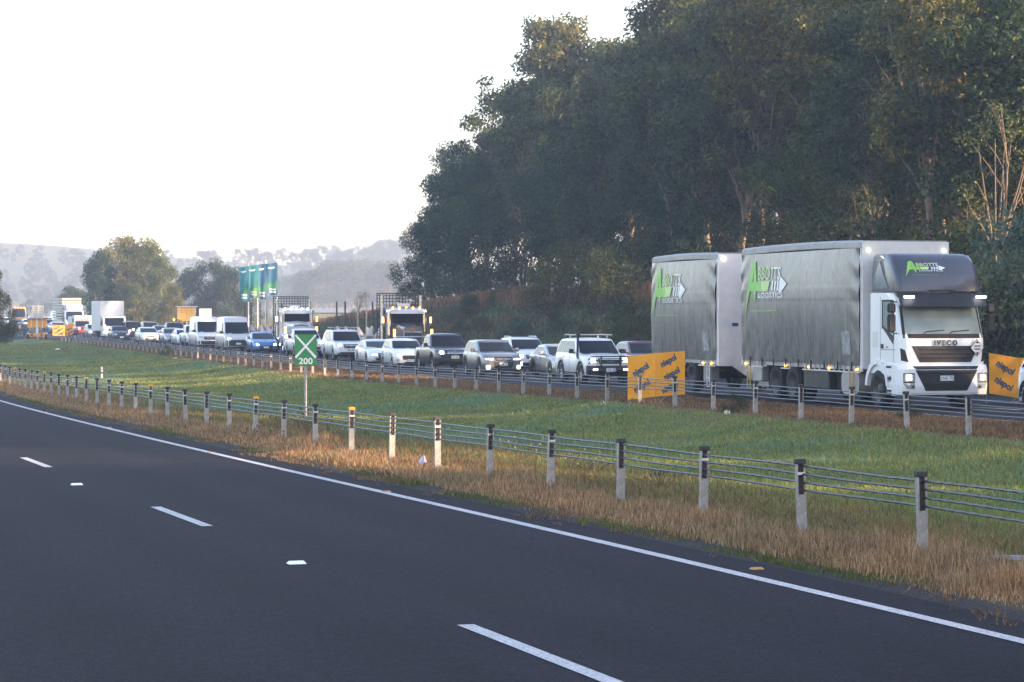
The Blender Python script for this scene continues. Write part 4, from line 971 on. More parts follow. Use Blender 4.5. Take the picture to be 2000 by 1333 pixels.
def tray(root, bv, S):
    m = MB(); m.box(-.93, 3.6, .86, .93, 5.3, .94); m.box(-.93, 3.58, .94, -.90, 5.3, 1.2); m.box(.90, 3.58, .94, .93, 5.3, 1.2); m.box(-.93, 3.55, .94, .93, 3.6, 1.95)
    m.build('tray', plain('tray_alloy', (.42, .43, .44), .45, metal=.5), root)
def spotlights(root, bv, S):
    for x in (-.28, .28):
        h = -.16; MB().cyl((x, h, 1.12), (0, 1, 0), .12, .1, 14).build('spotlight', TRIM, root); MB().cyl((x, h - .055, 1.12), (0, 1, 0), .105, .01, 14).build('spotlight_lens', LITW if x < 0 else LENS, root)
    m = MB(); m.tube([(-.8, -.05, .55), (-.6, -.14, .95), (.6, -.14, .95), (.8, -.05, .55)], .03, 6); m.cbox(-.85, -.12, .42, .85, .02, .72, .03); m.build('bull_bar', TRIM, root)
# ---------------------------------------------------------------- the queue of light vehicles
make_car('white off-roader with black snorkel, bull bar and roof rack in front of the orange sign', 'offroad', WHITE, 1147, 99.5, cat='off-roader', name='off_roader', rack=1, flare=1, mirror=TRIM, pz=-1,
         hl=[(-.83, .84), (-.48, .86), (-.50, 1.02), (-.80, 1.03)], gr=[(-.42, .80), (.42, .80), (.46, 1.02), (-.46, 1.02)], bars=3, lower=[(-.5, .4), (.5, .4), (.5, .6), (-.5, .6)], extra=[badge('ovals', .10, .92), bullbar, snorkel], rim=RIM, wstyle='six')
make_car('grey compact off-roader with both fog lamps lit, ahead of the dark pickup', 'suv', GREY, 946, 112, lights='drl', name='compact_off_roader', rails=0, fog=2, plate='1CM 1LL', pz=.56, mirror=GREY,
         hl=[(-.82, .76), (-.46, .72), (-.44, .80), (-.80, .86)], gr=[(-.34, .70), (.34, .70), (.40, .88), (-.40, .88)], lower=[(-.34, .28), (.34, .28), (.46, .66), (-.46, .66)], bars=1, extra=[badge('diamonds', .07, .80)])
make_car('white compact off-roader half hidden behind the grey one, fog lamps lit', 'suv', WHITE, 1009, 120, name='compact_off_roader', H=1.66, fog=2, L=4.4, rails=1, lights='lit', hl=[(-.80, .74), (-.50, .68), (-.46, .80), (-.76, .90)], darkbumper=.48)
make_car('silver-blue sedan half hidden behind the white off-roader', 'sedan', SILV, 1085, 110, name='sedan', lights='off', rim=RIM)
make_car('dark red hatchback with only its roof showing behind the orange sign', 'hatch', DRED, 1243, 113, name='hatchback', lights='lit', H=1.56, W=1.8)
make_car('dark pickup with chrome mirrors and one bright headlamp, between white hatch and grey car', 'ute', DBLU, 852, 121, cat='pickup', name='pickup', rails=2, flare=0, mirror=TRIM, rim=RIM, lights='lit', plate='1HD 8LT', pz=.72,
         gr=[(-.42, .86), (.42, .86), (.46, 1.0), (-.46, 1.0)], lower=[(-.6, .42), (.6, .42), (.68, .62), (-.68, .62)], extra=[badge('w', .085, .93)])
make_car('white hatchback with black grille just behind the dark pickup', 'hatch', WHITE, 771, 129.5, name='hatchback', lights='drl', bars=0, plate='BWT 21', gr=[(-.40, .44), (.40, .44), (.46, .66), (-.46, .66)], lower=[(-.3, .26), (.3, .26), (.3, .34), (-.3, .34)], fog=1,
         hl=[(-.76, .62), (-.50, .58), (-.44, .70), (-.66, .82)])
make_car('white coupe with lit headlamps behind the white hatchback', 'coupe', WHITE, 721, 137, name='coupe', lights='drl', gr=[(-.38, .40), (.38, .40), (.42, .66), (-.42, .66)], extra=[badge('rings', .05, .58)], hl=[(-.78, .52), (-.46, .52), (-.42, .64), (-.74, .66)])
make_car('white pickup with white canopy and roof bars right of the green sign', 'ute', WHITE, 655, 149, cat='pickup', name='pickup', canopy=WHITE, rack=1, H=1.84, lights='lit', chrome=1, plate='1MK 4DR', pz=.66,
         gr=[(-.38, .76), (.38, .76), (.44, 1.0), (-.44, 1.0)], lower=[(-.62, .44), (.62, .44), (.66, .54), (-.66, .54)], extra=[badge('bar', .07, .90)], fog=1)
make_car('white pickup with alloy tray partly behind the green sign', 'ute', WHITE, 578, 163, cat='pickup', name='pickup', lights='lit', mirror=TRIM, bed=1, extra=[tray], lower=[(-.6, .42), (.6, .42), (.7, .66), (-.7, .66)], cuts=[(.0, .8)], wb=3.0)
make_car('bright blue hatchback with both headlamps lit between white van and green sign', 'sedan', BLUE, 496, 181, name='hatchback', L=4.4, C=3.5, R=4.25, H=1.47, lights='lit', gr=[(-.5, .30), (.5, .30), (.38, .52), (-.38, .52)], bars=0, lower=[(-.45, .24), (.45, .24), (.45, .29), (-.45, .29)])
make_car('high-roofed white van with dark bumper directly behind the blue hatchback', 'van', WHT2, 440, 190, cat='van', name='delivery_van', H=2.56, W=2.05, darkbumper=.78, lights='lit', mirror=TRIM, pz=.55, gr=[(-.5, .70), (.5, .70), (.55, .84), (-.55, .84)], bars=1, lower=[(-.6, .4), (.6, .4), (.6, .52), (-.6, .52)])
make_car('white van with black slatted grille, second of the two white vans', 'van', WHITE, 386, 204, cat='van', name='delivery_van', H=2.55, W=2.0, darkbumper=.60, lights='off', mirror=TRIM, pz=-1, gr=[(-.42, .70), (.42, .70), (.50, .96), (-.50, .96)], bars=3, extra=[badge('star', .09, .84)])
make_car('white tall pickup squeezed just left of the second white van', 'ute', WHITE, 365, 212, cat='pickup', name='pickup', lights='off', mirror=TRIM)
make_car('small white sedan seen left of the white pickup, nose to the barrier', 'sedan', WHITE, 347, 219, lights='off', name='sedan')
make_car('silver sedan between the two white cars ahead of the vans', 'sedan', SILV, 322, 228, lights='off', name='sedan')
make_car('white sedan with thin dark grille and both lamps lit, left of the silver sedan', 'sedan', WHITE, 276, 238, lights='lit', name='sedan', gr=[(-.35, .56), (.35, .56), (.40, .64), (-.40, .64)], darkbumper=None)
make_car('dark sedan roof showing behind the silver sedan', 'sedan', GREY, 306, 262, lights='off', name='sedan')
make_car('pickup with ladder rack and beacon behind the small white sedan', 'ute', DBLU, 330, 250, cat='pickup', name='pickup', lights='off', extra=[ladder_rack], H=1.85)
make_car('boxy black four-wheel drive with round spotlights right of the box truck', 'boxy', BLKP, 248, 250, cat='four-wheel drive', name='four_wheel_drive', lights='lit', extra=[spotlights], mirror=TRIM)
make_car('grey wagon behind the black four-wheel drive', 'suv', GREY, 283, 280, lights='off', name='wagon', H=1.75)
make_car('small dark hatchback in the shade of the box truck front', 'hatch', DBLU, 221, 249, lights='off', name='hatchback')
make_car('silver small car tucked between the red car and the box truck', 'hatch', SILV, 173, 278, lights='lit', name='hatchback')
make_car('red pickup with a lit headlamp right of the small orange sign', 'ute', REDP, 150, 292, cat='pickup', name='pickup', lights='lit', H=1.8)
r = thing
tail = [('white', WHITE, 'suv', 128, 330), ('pale blue', LBLU, 'sedan', 104, 322), ('dark grey', GREY, 'suv', 93, 345), ('white', WHITE, 'ute', 84, 372), ('black', BLKP, 'sedan', 73, 395), ('silver', SILV, 'suv', 60, 385), ('white', WHITE, 'sedan', 48, 380), ('dark blue', DBLU, 'sedan', 24, 372), ('white', WHITE, 'suv', 9, 395), ('dark grey', GREY, 'suv', 36, 430), ('white', WHITE, 'van', 110, 400)]
tl = ['white wagon just above the small orange sign', 'pale blue sedan directly above the left half of the small orange sign', 'dark grey wagon right of the solar sign trailer', 'white pickup right behind the solar sign trailer', 'black sedan hidden mostly by the solar sign trailer', 'silver wagon left of the solar sign trailer with one lamp lit', 'white sedan above the dark tanker trailer', 'dark blue sedan above the left end of the dark trailer', 'white wagon at the far left end of the queue', 'dark grey wagon beside the yellow truck far left', 'white van roof far back behind the pale blue sedan']
for (cn, p, k, px, Y), lb in zip(tail, tl):
    make_car(lb, k, p, px, Y, lights='lit' if px in (60,) else 'off', name={'suv': 'wagon', 'ute': 'pickup', 'van': 'delivery_van'}.get(k, k), cat={'ute': 'pickup', 'van': 'van'}.get(k, 'car'), mirror=TRIM)
# car entering the frame at the right edge
make_car('white car cut by the right picture edge beside the second orange sign', 'suv', WHITE, 2141, 61, lights='off', name='compact_off_roader', rim=RIMD, flare=1, H=1.7)
# ---------------------------------------------------------------- the big curtain-sided truck and its trailer
def see_glass(name, col, mixf):
    m, N, L, B = newmat(name); out = [x for x in N if x.type == 'OUTPUT_MATERIAL'][0]
    B.inputs['Base Color'].default_value = (*col, 1); B.inputs['Roughness'].default_value = .05; B.inputs['Specular IOR Level'].default_value = .5
    t = N.new('ShaderNodeBsdfTransparent'); t.inputs[0].default_value = (.75, .82, .80, 1); mx = N.new('ShaderNodeMixShader')
    n = noise(N, L, 2.5, 4); r = ramp(N, L, n.outputs[0], [(.3, g3(mixf - .06)), (.7, g3(mixf + .06))])
    L.new(r.outputs[0], mx.inputs[0]); L.new(t.outputs[0], mx.inputs[1]); L.new(B.outputs[0], mx.inputs[2]); L.new(mx.outputs[0], out.inputs[0]); return m
CABGLASS = see_glass('cab_glass', (.04, .05, .055), .34)
def curtain_mat():
    m, N, L, B = newmat('curtain_vinyl')
    n = noise(N, L, 1.2, 6, .7, mapscale=(1, 5, .5)); n2 = noise(N, L, 3., 5, .6)
    c = ramp(N, L, n.outputs[0], [(.25, (.14, .142, .148)), (.55, (.175, .176, .180)), (.80, (.25, .25, .25))])
    d = ramp(N, L, n2.outputs[0], [(.3, g3(.8)), (.7, g3(1.08))])
    L.new(mixc(N, L, 1., c.outputs[0], d.outputs[0], 'MULTIPLY'), B.inputs['Base Color']); B.inputs['Metallic'].default_value = .25
    r = ramp(N, L, n.outputs[0], [(.3, g3(.22)), (.7, g3(.38))]); L.new(r.outputs[0], B.inputs['Roughness']); B.inputs['Specular IOR Level'].default_value = .6
    n3 = noise(N, L, 2.0, 5, .6, mapscale=(1, 4, 1.2)); bumpit(N, L, B, n3.outputs[0], .14, .04); return m
CURT = curtain_mat(); ALU = plain('brushed_aluminium', (.78, .72, .70), .45, metal=.2, var=.12, scale=3); RIMG = plain('worn_truck_rim', (.07, .065, .065), .55, metal=.3, var=.3, scale=6); ALUD = plain('dull_aluminium', (.30, .30, .30), .5, metal=.5, scale=5)
LIME = plain('lime_print', (.22, .52, .08), .5); LIME2 = plain('pale_lime_print', (.46, .66, .24), .5); WPR = plain('white_print', (.72, .74, .74), .4); GWH = plain('grey_white_wall', (.60, .60, .59), .45, var=.08)
NAVY = plain('deflector_paint', (.038, .044, .064), .36, coat=.4, var=.1); VIS = plain('visor_black', (.006, .007, .010), .6); CHAS = plain('chassis_black', (.008, .0075, .0075), .8, var=.4, scale=8)
def logo(parent, fn, u0=0., big=1.):
    """curtain logo; fn(a,b) maps artwork metres (a to the right, b up) to the surface"""
    def poly(name, pts, mat, sub=1):
        bm = bmesh.new(); vs = [bm.verts.new((p[0], p[1], 0)) for p in pts]; bm.faces.new(vs)
        bmesh.ops.triangulate(bm, faces=bm.faces)
        if sub: bmesh.ops.subdivide_edges(bm, edges=bm.edges, cuts=2, use_grid_fill=True)
        for v in bm.verts: v.co = Vector(fn(v.co.x, v.co.y))
        me = bpy.data.meshes.new(name); bm.to_mesh(me); bm.free(); me.materials.append(mat); return put(name, me, parent)
    S = .040 * big
    P = lambda *q: [((x - 1463) * S, (618 - y) * S) for x, y in q]
    poly('logo_letter', P((1462, 618), (1467, 575), (1472, 535), (1476, 515), (1483, 515), (1479, 548), (1471, 580)), LIME)
    poly('logo_letter', P((1483, 515), (1486, 540), (1488, 560), (1485, 595), (1482, 572), (1480, 545)), LIME)
    poly('logo_bar', P((1474, 571), (1476, 553), (1497, 553), (1497, 571)), LIME); poly('logo_bar', P((1497.2, 571), (1497.2, 553), (1516, 553), (1512, 571)), LIME2)
    for k in range(3): poly('logo_stripe', P((1520 + 5.5 * k, 570), (1520.5 + 5.5 * k, 553), (1523.5 + 5.5 * k, 553), (1523 + 5.5 * k, 570)), WPR)
    poly('logo_arrow', P((1538, 545), (1551, 558), (1540, 574), (1535, 571), (1536, 553)), WPR)
    def txt(t, a, b, size, mat, sx=1., bold=.02):
        me = text_mesh(t, size, mat, 0., bold, sx)
        for v in me.vertices: v.co = Vector(fn(v.co.x + a, v.co.y + b))
        put('lettering', me, parent)
    txt('BB', (1496.5 - 1463) * S, (618 - 540) * S, 23 * S * 1.38, LIME2, .42, .010 * big); txt('OT', (1514 - 1463) * S, (618 - 540) * S, 23 * S * 1.38, LIME2, .42, .010 * big); txt('TS', (1530 - 1463) * S, (618 - 540) * S, 23 * S * 1.38, WPR, .42, .010 * big)
    txt('LOGISTICS', (1518 - 1463) * S, (618 - 579) * S, 11 * S * 1.2, WPR, .82, .004 * big)
    poly('logo_line', P((1475, 608), (1475, 606.4), (1532, 606.4), (1532, 608)), LIME)
def curtain_box(root, y0, y1, z0, z1, hw, seed, front=True):
    """curtain-sided body: roof, walls, wrinkled curtain on the near side; returns the curtain surface function"""
    rn = random.Random(seed)
    L = y1 - y0; H = z1 - z0; fold = [(rn.uniform(.05, .95), rn.uniform(.5, 1.)) for _ in range(30)]
    def cx(y, z):
        s = (y - y0) / L; t = (z - z0) / H
        a = -.15 * math.sin(math.pi * min(max(t, 0), 1)) * (math.sin(math.pi * min(max(s, 0), 1)) ** .35)
        for e, dirn in ((s * L, 1), ((1 - s) * L, -1)):        # diagonal tension folds near both ends
            w = math.exp(-(e / .55) ** 1.5) * (.35 + .65 * t if t > .35 else .5); a += (w * .016 + .030 * math.exp(-(e / .30) ** 2) * max(0, t - .45)) * math.sin((t * 11 - e * (1.9 if dirn > 0 else 2.6)) * 2.4 + seed + 1.5 * math.sin(t * 5 + seed))
        a += .004 * math.sin(s * L * 5.1 + math.sin(t * 4) * 1.2 + seed) * (.3 + .7 * (1 - t)) + .010 * math.sin(s * L * 1.7 + t * 2.2) * (1 - t)
        if t < .22: a += .022 * math.sin(s * L * 7 + t * 30) * (1 - t / .22) * .3
        for k in range(3):
            b = .62 - .035 * k; a -= .006 * math.exp(-((t - b) / .006) ** 2)
        return -hw - .02 + a * .9
    ny, nz = int(L * 16), int(H * 16); V = []
    for j in range(nz + 1):
        for i in range(ny + 1):
            y = y0 + .05 + (L - .1) * i / ny; z = z0 + .0 + (H - .20) * j / nz; V.append((cx(y, z), y, z))
    idx = np.arange(len(V)).reshape(nz + 1, ny + 1)
    Fc = np.stack([idx[:-1, :-1], idx[1:, :-1], idx[1:, 1:], idx[:-1, 1:]], -1).reshape(-1, 4)
    cu = put('curtain', np_mesh('curtain', V, Fc, CURT, True), root)
    # roof with a gentle crown along its length, corner posts, end walls, deck
    m = MB(); rr = []
    for k in range(13):
        y = y0 + L * k / 12; zc = z1 + .05 * math.sin(math.pi * k / 12) ** .8
        rr.append([(-hw, y, zc - .22), (-hw - .015, y, zc - .20), (-hw - .015, y, zc - .06), (-hw + .05, y, zc), (hw - .05, y, zc), (hw + .015, y, zc - .06), (hw + .015, y, zc - .20), (hw, y, zc - .22)])
    m.loft(rr, smooth=False); m.build('roof', ALUD, root)
    m = MB()
    for yy in (y0, y1 - .06): m.box(-hw - .012, yy, z0 - .16, -hw + .05, yy + .06, z1 - .2)
    m.build('corner_post', ALU, root)
    m = MB(); m.box(-hw + .02, y0 + .07, z0 - .12, hw - .02, y1 - .07, z0 - .01); m.box(-hw + .06, y1 - .05, z0, hw, y1 - .01, z1 - .2); m.box(hw - .03, y0 + .07, z0, hw, y1 - .07, z1 - .2); m.build('deck', ALUD, root)
    # window pocket with papers near the front lower corner
    yb = y0 + .62; q = MB()
    for k in range(2):
        g = [(cx(yb + a, b) - .012, yb + a, b) for a, b in ((0, z0 + .28), (.55, z0 + .28), (.55, z0 + .92), (0, z0 + .92))] if k == 0 else [(cx(yb + a, b) - .018, yb + a, b) for a, b in ((.03, z0 + .31), (.52, z0 + .31), (.52, z0 + .58), (.03, z0 + .58))]
        q.add(g, [(0, 1, 2, 3)])
    q.build('document_pocket', plain('pocket_film', (.36, .38, .39), .15, var=.6, scale=7), root)
    return cx
def siderail(root, y0, y1, x, z, lamps):
    m = MB(); m.box(x - .02, y0, z - .20, x + .02, y1, z - .165); y = y0
    while y < y1: m.box(x - .02, y, z - .166, x + .02, y + .03, z - .01); y += .36
    m.build('side_rail', plain('rail_white', (.55, .55, .54), .5), root)
    for yy in lamps: MB().cbox(x - .05, yy - .035, z - .135, x + .0, yy + .035, z - .085, .008).build('marker_lamp', AMB, root)
def ladder(root, y, x, z0, z1, mat):
    m = MB()
    for a in (0, .24): m.tube([(x - .03, y + a, z1), (x - .03, y + a, z0)], .018, 6)
    for k in range(3): m.tube([(x - .03, y, z0 + (z1 - z0) * k / 2.6), (x - .03, y + .24, z0 + (z1 - z0) * k / 2.6)], .014, 6)
    m.build('ladder', mat, root)
def person_mesh(mat, seat=0.):
    """seated figure, hands forward, one continuous skin surface"""
    J = [((0, 0, 0), .15), ((0, -.02, .22), .14), ((0, -.01, .42), .15), ((0, 0, .52), .07), ((0, -.01, .60), .065), ((0, -.03, .70), .10), ((0, -.02, .80), .085)]
    E = [(i, i + 1) for i in range(6)]
    for sg in (-1, 1):
        n = len(J); J += [((sg * .17, 0, .45), .07), ((sg * .24, -.08, .25), .05), ((sg * .18, -.36, .26), .04), ((sg * .17, -.44, .28), .035)]; E += [(2, n), (n, n + 1), (n + 1, n + 2), (n + 2, n + 3)]
        n = len(J); J += [((sg * .10, -.06, -.02), .11), ((sg * .13, -.46, .02), .08), ((sg * .13, -.50, -.35), .055), ((sg * .13, -.62, -.40), .05)]; E += [(0, n), (n, n + 1), (n + 1, n + 2), (n + 2, n + 3)]
    me = bpy.data.meshes.new('person'); me.from_pydata([j[0] for j in J], E, []); o = bpy.data.objects.new('tmp', me); COL.objects.link(o)
    md = o.modifiers.new('skin', 'SKIN'); sk = me.skin_vertices[0].data
    for i, j in enumerate(J): sk[i].radius = (j[1], j[1] * (.8 if i < 3 else 1)); sk[i].use_root = i == 0
    sb = o.modifiers.new('sub', 'SUBSURF'); sb.levels = 1
    r = bpy.data.meshes.new_from_object(o.evaluated_get(bpy.context.evaluated_depsgraph_get())); bpy.data.objects.remove(o)
    r.materials.clear(); r.materials.append(mat); return r
SKIN = plain('skin', (.45, .27, .19), .55); HIVIS = plain('hi_vis_yellow', (.45, .75, .06), .7); HIOR = plain('hi_vis_orange', (.85, .16, .02), .7); HAIR = plain('dark_hair', (.03, .02, .015), .8)
PM = person_mesh(SKIN)
def person(loc, rz, label, vest):
    o = put('person', PM); o.location = loc; o.rotation_euler = (0, 0, rz); tag(o, label, 'person', 'people in the truck cabs')
    m = MB(); m.loft([[(a * .25 * f, b * .155 * f - .01, z) for a, b in ((-1, -.6), (-.5, -1), (.5, -1), (1, -.6), (1, .6), (.5, 1), (-.5, 1), (-1, .6))] for z, f in ((-.05, .78), (.2, .80), (.40, .92), (.50, .5))], cap0=True)
    for sg in (-1, 1): m.tube([(sg * .17, 0, .45), (sg * .25, -.08, .24)], .082, 8)
    m.build('jacket', vest, o)
    h = MB(); h.loft([[(math.cos(t) * r_, -.005 + math.sin(t) * r_ * 1.1, z) for t in np.linspace(0, 2 * math.pi, 9)[:-1]] for z, r_ in ((.72, .098), (.79, .105), (.86, .08), (.90, .02))]); h.build('hair', HAIR, o)
    for sg in (-1, 1): MB().cyl((sg * .035, -.125, .735), (0, 1, 0), .012, .02, 8).build('eye', HAIR, o)
    return o
TH = rad(15.0); c_, s_ = math.cos(TH), math.sin(TH)
TO = Vector((10.03 + 1.25 * c_, 65.98 + 1.25 * s_, 0)); TO.z = gzf(TO.x, TO.y) + .0
T = thing('curtain_truck', 'white cab truck with dark roof deflector and grey curtain body carrying a green logo', 'truck', TO, TH)
hw = 1.25
# cab shell: side profile swept across, rounded front corners
def cab():
    prof = [(.10, .92), (.02, 1.15), (.03, 1.45), (.06, 1.86), (.10, 1.93), (.42, 2.72), (.52, 2.96), (.70, 3.04), (2.12, 3.04), (2.14, .92)]
    m = MB(); rings = []
    for x, dy in ((-1.20, .42), (-1.185, .26), (-1.14, .14), (-1.05, .06), (-.9, .02), (-.5, 0), (0, -.01), (.5, 0), (.9, .02), (1.05, .06), (1.14, .14), (1.185, .26), (1.20, .42)):
        rings.append([(x, y + dy * (1 if y < 1 else 0), z) for y, z in prof])
    m.loft(rings, smooth=False); o = m.build('cab', WHITE, T); return o
LITT = plain('lit_truck_lamp', (.9, .85, .7), .2, emit=(1., .85, .58), es=3.5)
cabo = cab(); bv = bvh_of(cabo)
pf = lambda name, quad, mat, nu=8, nv=4, off=.010, ax='f', par=None, sk=.03: patch(bv, quad, ax, nu, nv, off, sk).build(name, mat, par or T)
ws = pf('windscreen', [(-1.06, 1.98), (1.06, 1.98), (1.03, 2.70), (-1.03, 2.70)], CABGLASS, 14, 8, .012)
pf('windscreen_surround', [(-1.12, 1.86), (1.12, 1.86), (1.10, 1.975), (-1.10, 1.975)], VIS, 14, 2, .014)
for k in (-1, 1): pf('windscreen_surround', [(k * 1.065, 1.95), (k * 1.12, 1.95), (k * 1.09, 2.72), (k * 1.035, 2.72)], VIS, 2, 6, .013)
pf('upper_grille', [(-.72, 1.24), (.72, 1.24), (.93, 1.66), (-.93, 1.66)], VIS, 10, 4, .016)
for z in (1.33, 1.44, 1.55): pf('grille_slat', [(-.70, z), (.70, z), (.71, z + .035), (-.71, z + .035)], CHAS, 8, 1, .034)
for k in (-1, 1):
    pf('air_deflector', [(k * 1.16, 1.28), (k * 1.02, 1.24), (k * 1.10, 1.56), (k * 1.17, 1.60)], VIS, 3, 4, .02)
# bumper, a separate moulding that stands slightly proud
def bump():
    m = MB(); prof = [(.16, .36), (.00, .40), (-.05, .60), (-.05, 1.05), (.02, 1.17), (.16, 1.19), (.62, 1.19), (.62, .36)]
    rings = []
    for x, dy in ((-1.25, .40), (-1.24, .24), (-1.19, .11), (-1.08, .03), (-.6, 0), (0, -.01), (.6, 0), (1.08, .03), (1.19, .11), (1.24, .24), (1.25, .40)):
        rings.append([(x, min(y + dy, .62), z) for y, z in prof])
    return m.loft(rings, smooth=False).build('bumper', WHITE, T)
bo = bump(); bvb = bvh_of(bo)
pb = lambda name, quad, mat, nu=6, nv=3, off=.008: patch(bvb, quad, 'f', nu, nv, off).build(name, mat, T)
pb('lower_grille', [(-.58, .50), (.58, .50), (.92, 1.14), (-.92, 1.14)], VIS, 10, 5, .010)
for z, w in ((.66, .62), (.95, .78), (1.06, .84)): pb('grille_slat', [(-w, z), (w, z), (w + .02, z + .03), (-w - .02, z + .03)], CHAS, 8, 1, .026)
pb('bumper_lip', [(-1.2, .37), (1.2, .37), (1.2, .44), (-1.2, .44)], VIS, 10, 1, .012)
for k in (-1, 1):
    pb('headlight', [(k * 1.17, .70), (k * .88, .70), (k * .88, .96), (k * 1.17, .96)], plain('lamp_frame', (.05, .05, .055), .3), 5, 3, .010)
    o = pb('headlight', [(k * 1.155, .74), (k * .895, .74), (k * .895, .94), (k * 1.155, .94)], LENS, 5, 3, .014)
    pb('lamp', [(k * 1.11, .78), (k * .98, .78), (k * .98, .91), (k * 1.11, .91)], LITT, 4, 2, .020)
    pb('fog_lamp', [(k * 1.10, .56), (k * .88, .54), (k * .88, .69), (k * 1.165, .69)], LENS, 4, 3, .012); pb('fog_lamp', [(k * .98, .57), (k * .90, .57), (k * .90, .65), (k * .98, .65)], CHR, 3, 2, .02)
pl_ = MB().cbox(-.186, -.095, .76, .186, -.06, .89, .006).build('number_plate', PLATE, T)
t = put('lettering', text_mesh('1NS 7EI', .12, PTXT, .001, .002), pl_); t.location = (0, -.098, .825); t.rotation_euler = (rad(90), 0, 0)
t = put('lettering', text_mesh('I V E C O', .185, plain('brand_letters', (.16, .16, .17), .25, metal=.6), .012, .010, .88), T); t.location = (0, .012, 1.735); t.rotation_euler = (rad(90), 0, 0)
# diamond decal
q = [(.88, 1.40), (1.06, 1.61), (.88, 1.82), (.70, 1.61)]
MB().add([(x + (x - .88) * .09, .0 + .04 * max(0, abs(x) - .9), z + (z - 1.61) * .09) for x, z in q], [(0, 1, 2, 3)]).build('sign_border', VIS, T)
d = MB().add([(x, -.012 + .04 * max(0, abs(x) - .9), z) for x, z in q] , [(0, 1, 2, 3)]).build('diamond_sign', GWH, T)
for z in (1.64, 1.56): MB().box(.80, -.022, z, .96, -.016, z + .03).build('sign_print', VIS, d)
MB().add([(.83, -.02, 1.73), (.93, -.02, 1.73), (.88, -.02, 1.80)], [(0, 1, 2)]).add([(.83, -.02, 1.49), (.88, -.02, 1.42), (.93, -.02, 1.49)], [(0, 1, 2)]).build('sign_print', VIS, d)
# visor
m = MB(); rings = []
for x in (-1.20, -1.16, -.8, 0, .8, 1.16, 1.20):
    e = .12 * (abs(x) / 1.2) ** 6
    rings.append([(x, .02 + e, 2.66), (x, -.06 + e, 2.68), (x, .16 + e, 3.02), (x, .50, 3.05), (x, .50, 2.98), (x, .16 + e, 2.90)])
vo = m.loft(rings, smooth=False).build('sun_visor', VIS, T)
for k in (-1, 1): MB().cbox(k * .88, -.01, 2.90, k * 1.14, .09, 2.96, .01).build('visor_lamp', plain('lit_position_lamp', (.9, .9, .9), .3, emit=(.9, .95, 1), es=2.2), vo)
# side: door glass, door outline, handle, steps, mirror
bz_ = lambda name, quad, mat, nu=4, nv=4, off=.008: patch(bv, quad, 'l', nu, nv, off).build(name, mat, T)
bz_('side_window', [(.62, 1.98), (1.28, 2.16), (1.30, 2.80), (.72, 2.80)], CABGLASS); bz_('window_frame', [(.56, 1.90), (.62, 1.70), (1.30, 2.12), (1.26, 2.17)], VIS, 4, 3, .010)
bz_('window_frame', [(.56, 1.92), (.61, 1.92), (.71, 2.84), (.66, 2.84)], VIS, 1, 4, .009); bz_('window_frame', [(1.30, 2.1), (1.36, 2.1), (1.36, 2.86), (1.30, 2.86)], VIS, 1, 4, .009); bz_('window_frame', [(.70, 2.805), (1.36, 2.805), (1.36, 2.86), (.70, 2.86)], VIS, 3, 1, .010)
for y in (.60, 1.46): bz_('door_seam', [(y, 1.25), (y + .012, 1.25), (y + .012, 2.95), (y, 2.95)], TRIM, 1, 8, .004)
bz_('door_seam', [(.5, 1.55), (1.46, 1.55), (1.46, 1.562), (.5, 1.562)], TRIM, 6, 1, .004)
bz_('door_handle', [(1.26, 1.58), (1.40, 1.58), (1.40, 1.70), (1.26, 1.70)], TRIM, 2, 2, .02); bz_('panel_seam', [(1.62, 1.6), (1.98, 1.6), (1.98, 2.02), (1.62, 2.02)], WHT2, 2, 2, .006)
bz_('badge', [(.95, 1.60), (1.10, 1.60), (1.10, 1.64), (.95, 1.64)], CHR, 2, 1, .012)
for z in (.46, .78, 1.08): MB().cbox(-1.24, .58, z, -1.0, 1.02, z + .05, .01).build('cab_step', CHAS, T)
MB().cbox(-1.235, .56, .42, -1.20, .70, 1.22, .01).cbox(-1.215, .70, .86, -1.0, 1.04, 1.22, .02).cbox(-1.215, .70, .42, -1.0, 1.04, .72, .02).build('step_panel', WHITE, T)
m = MB()   # wheel arch mudguard, white
for k in range(12):
    a0, a1 = math.pi * (k / 12) * .93 + .10, math.pi * ((k + 1) / 12) * .93 + .10
    p = [(1.60 + r_ * math.cos(a), .52 + r_ * math.sin(a)) for a, r_ in ((a0, .64), (a1, .64), (a1, .74 + .03 * (k < 8)), (a0, .74 + .03 * (k < 8)))]
    m.prism(p, -1.26, -.80)
m.build('mudguard', WHITE, T); 
MB().box(-1.18, .62, 1.19, 1.18, 2.14, 1.27).box(-1.10, .64, .55, 1.10, 1.0, 1.19).build('cab_floor', CHAS, T)
for k in (-1, 1):
    m = MB(); x = k * 1.40; m.cbox(x - .11, .22, 2.02, x + .11, .34, 2.48, .04); m.cbox(x - .11, .22, 2.52, x + .11, .34, 2.76, .04)
    m.tube([(k * 1.16, .5, 2.80), (x, .30, 2.80), (x, .28, 2.0), (k * 1.16, .46, 1.98)], .022, 6); m.build('mirror', VIS, T)
pw = MB()   # wipers
for x0, x1 in ((-.62, .02), (.10, .72)): pw.tube([(x0, .10, 1.93), (x0 + .12, .115, 2.03), (x1, .14, 2.07)], .012, 5)
pw.build('wiper', VIS, T)
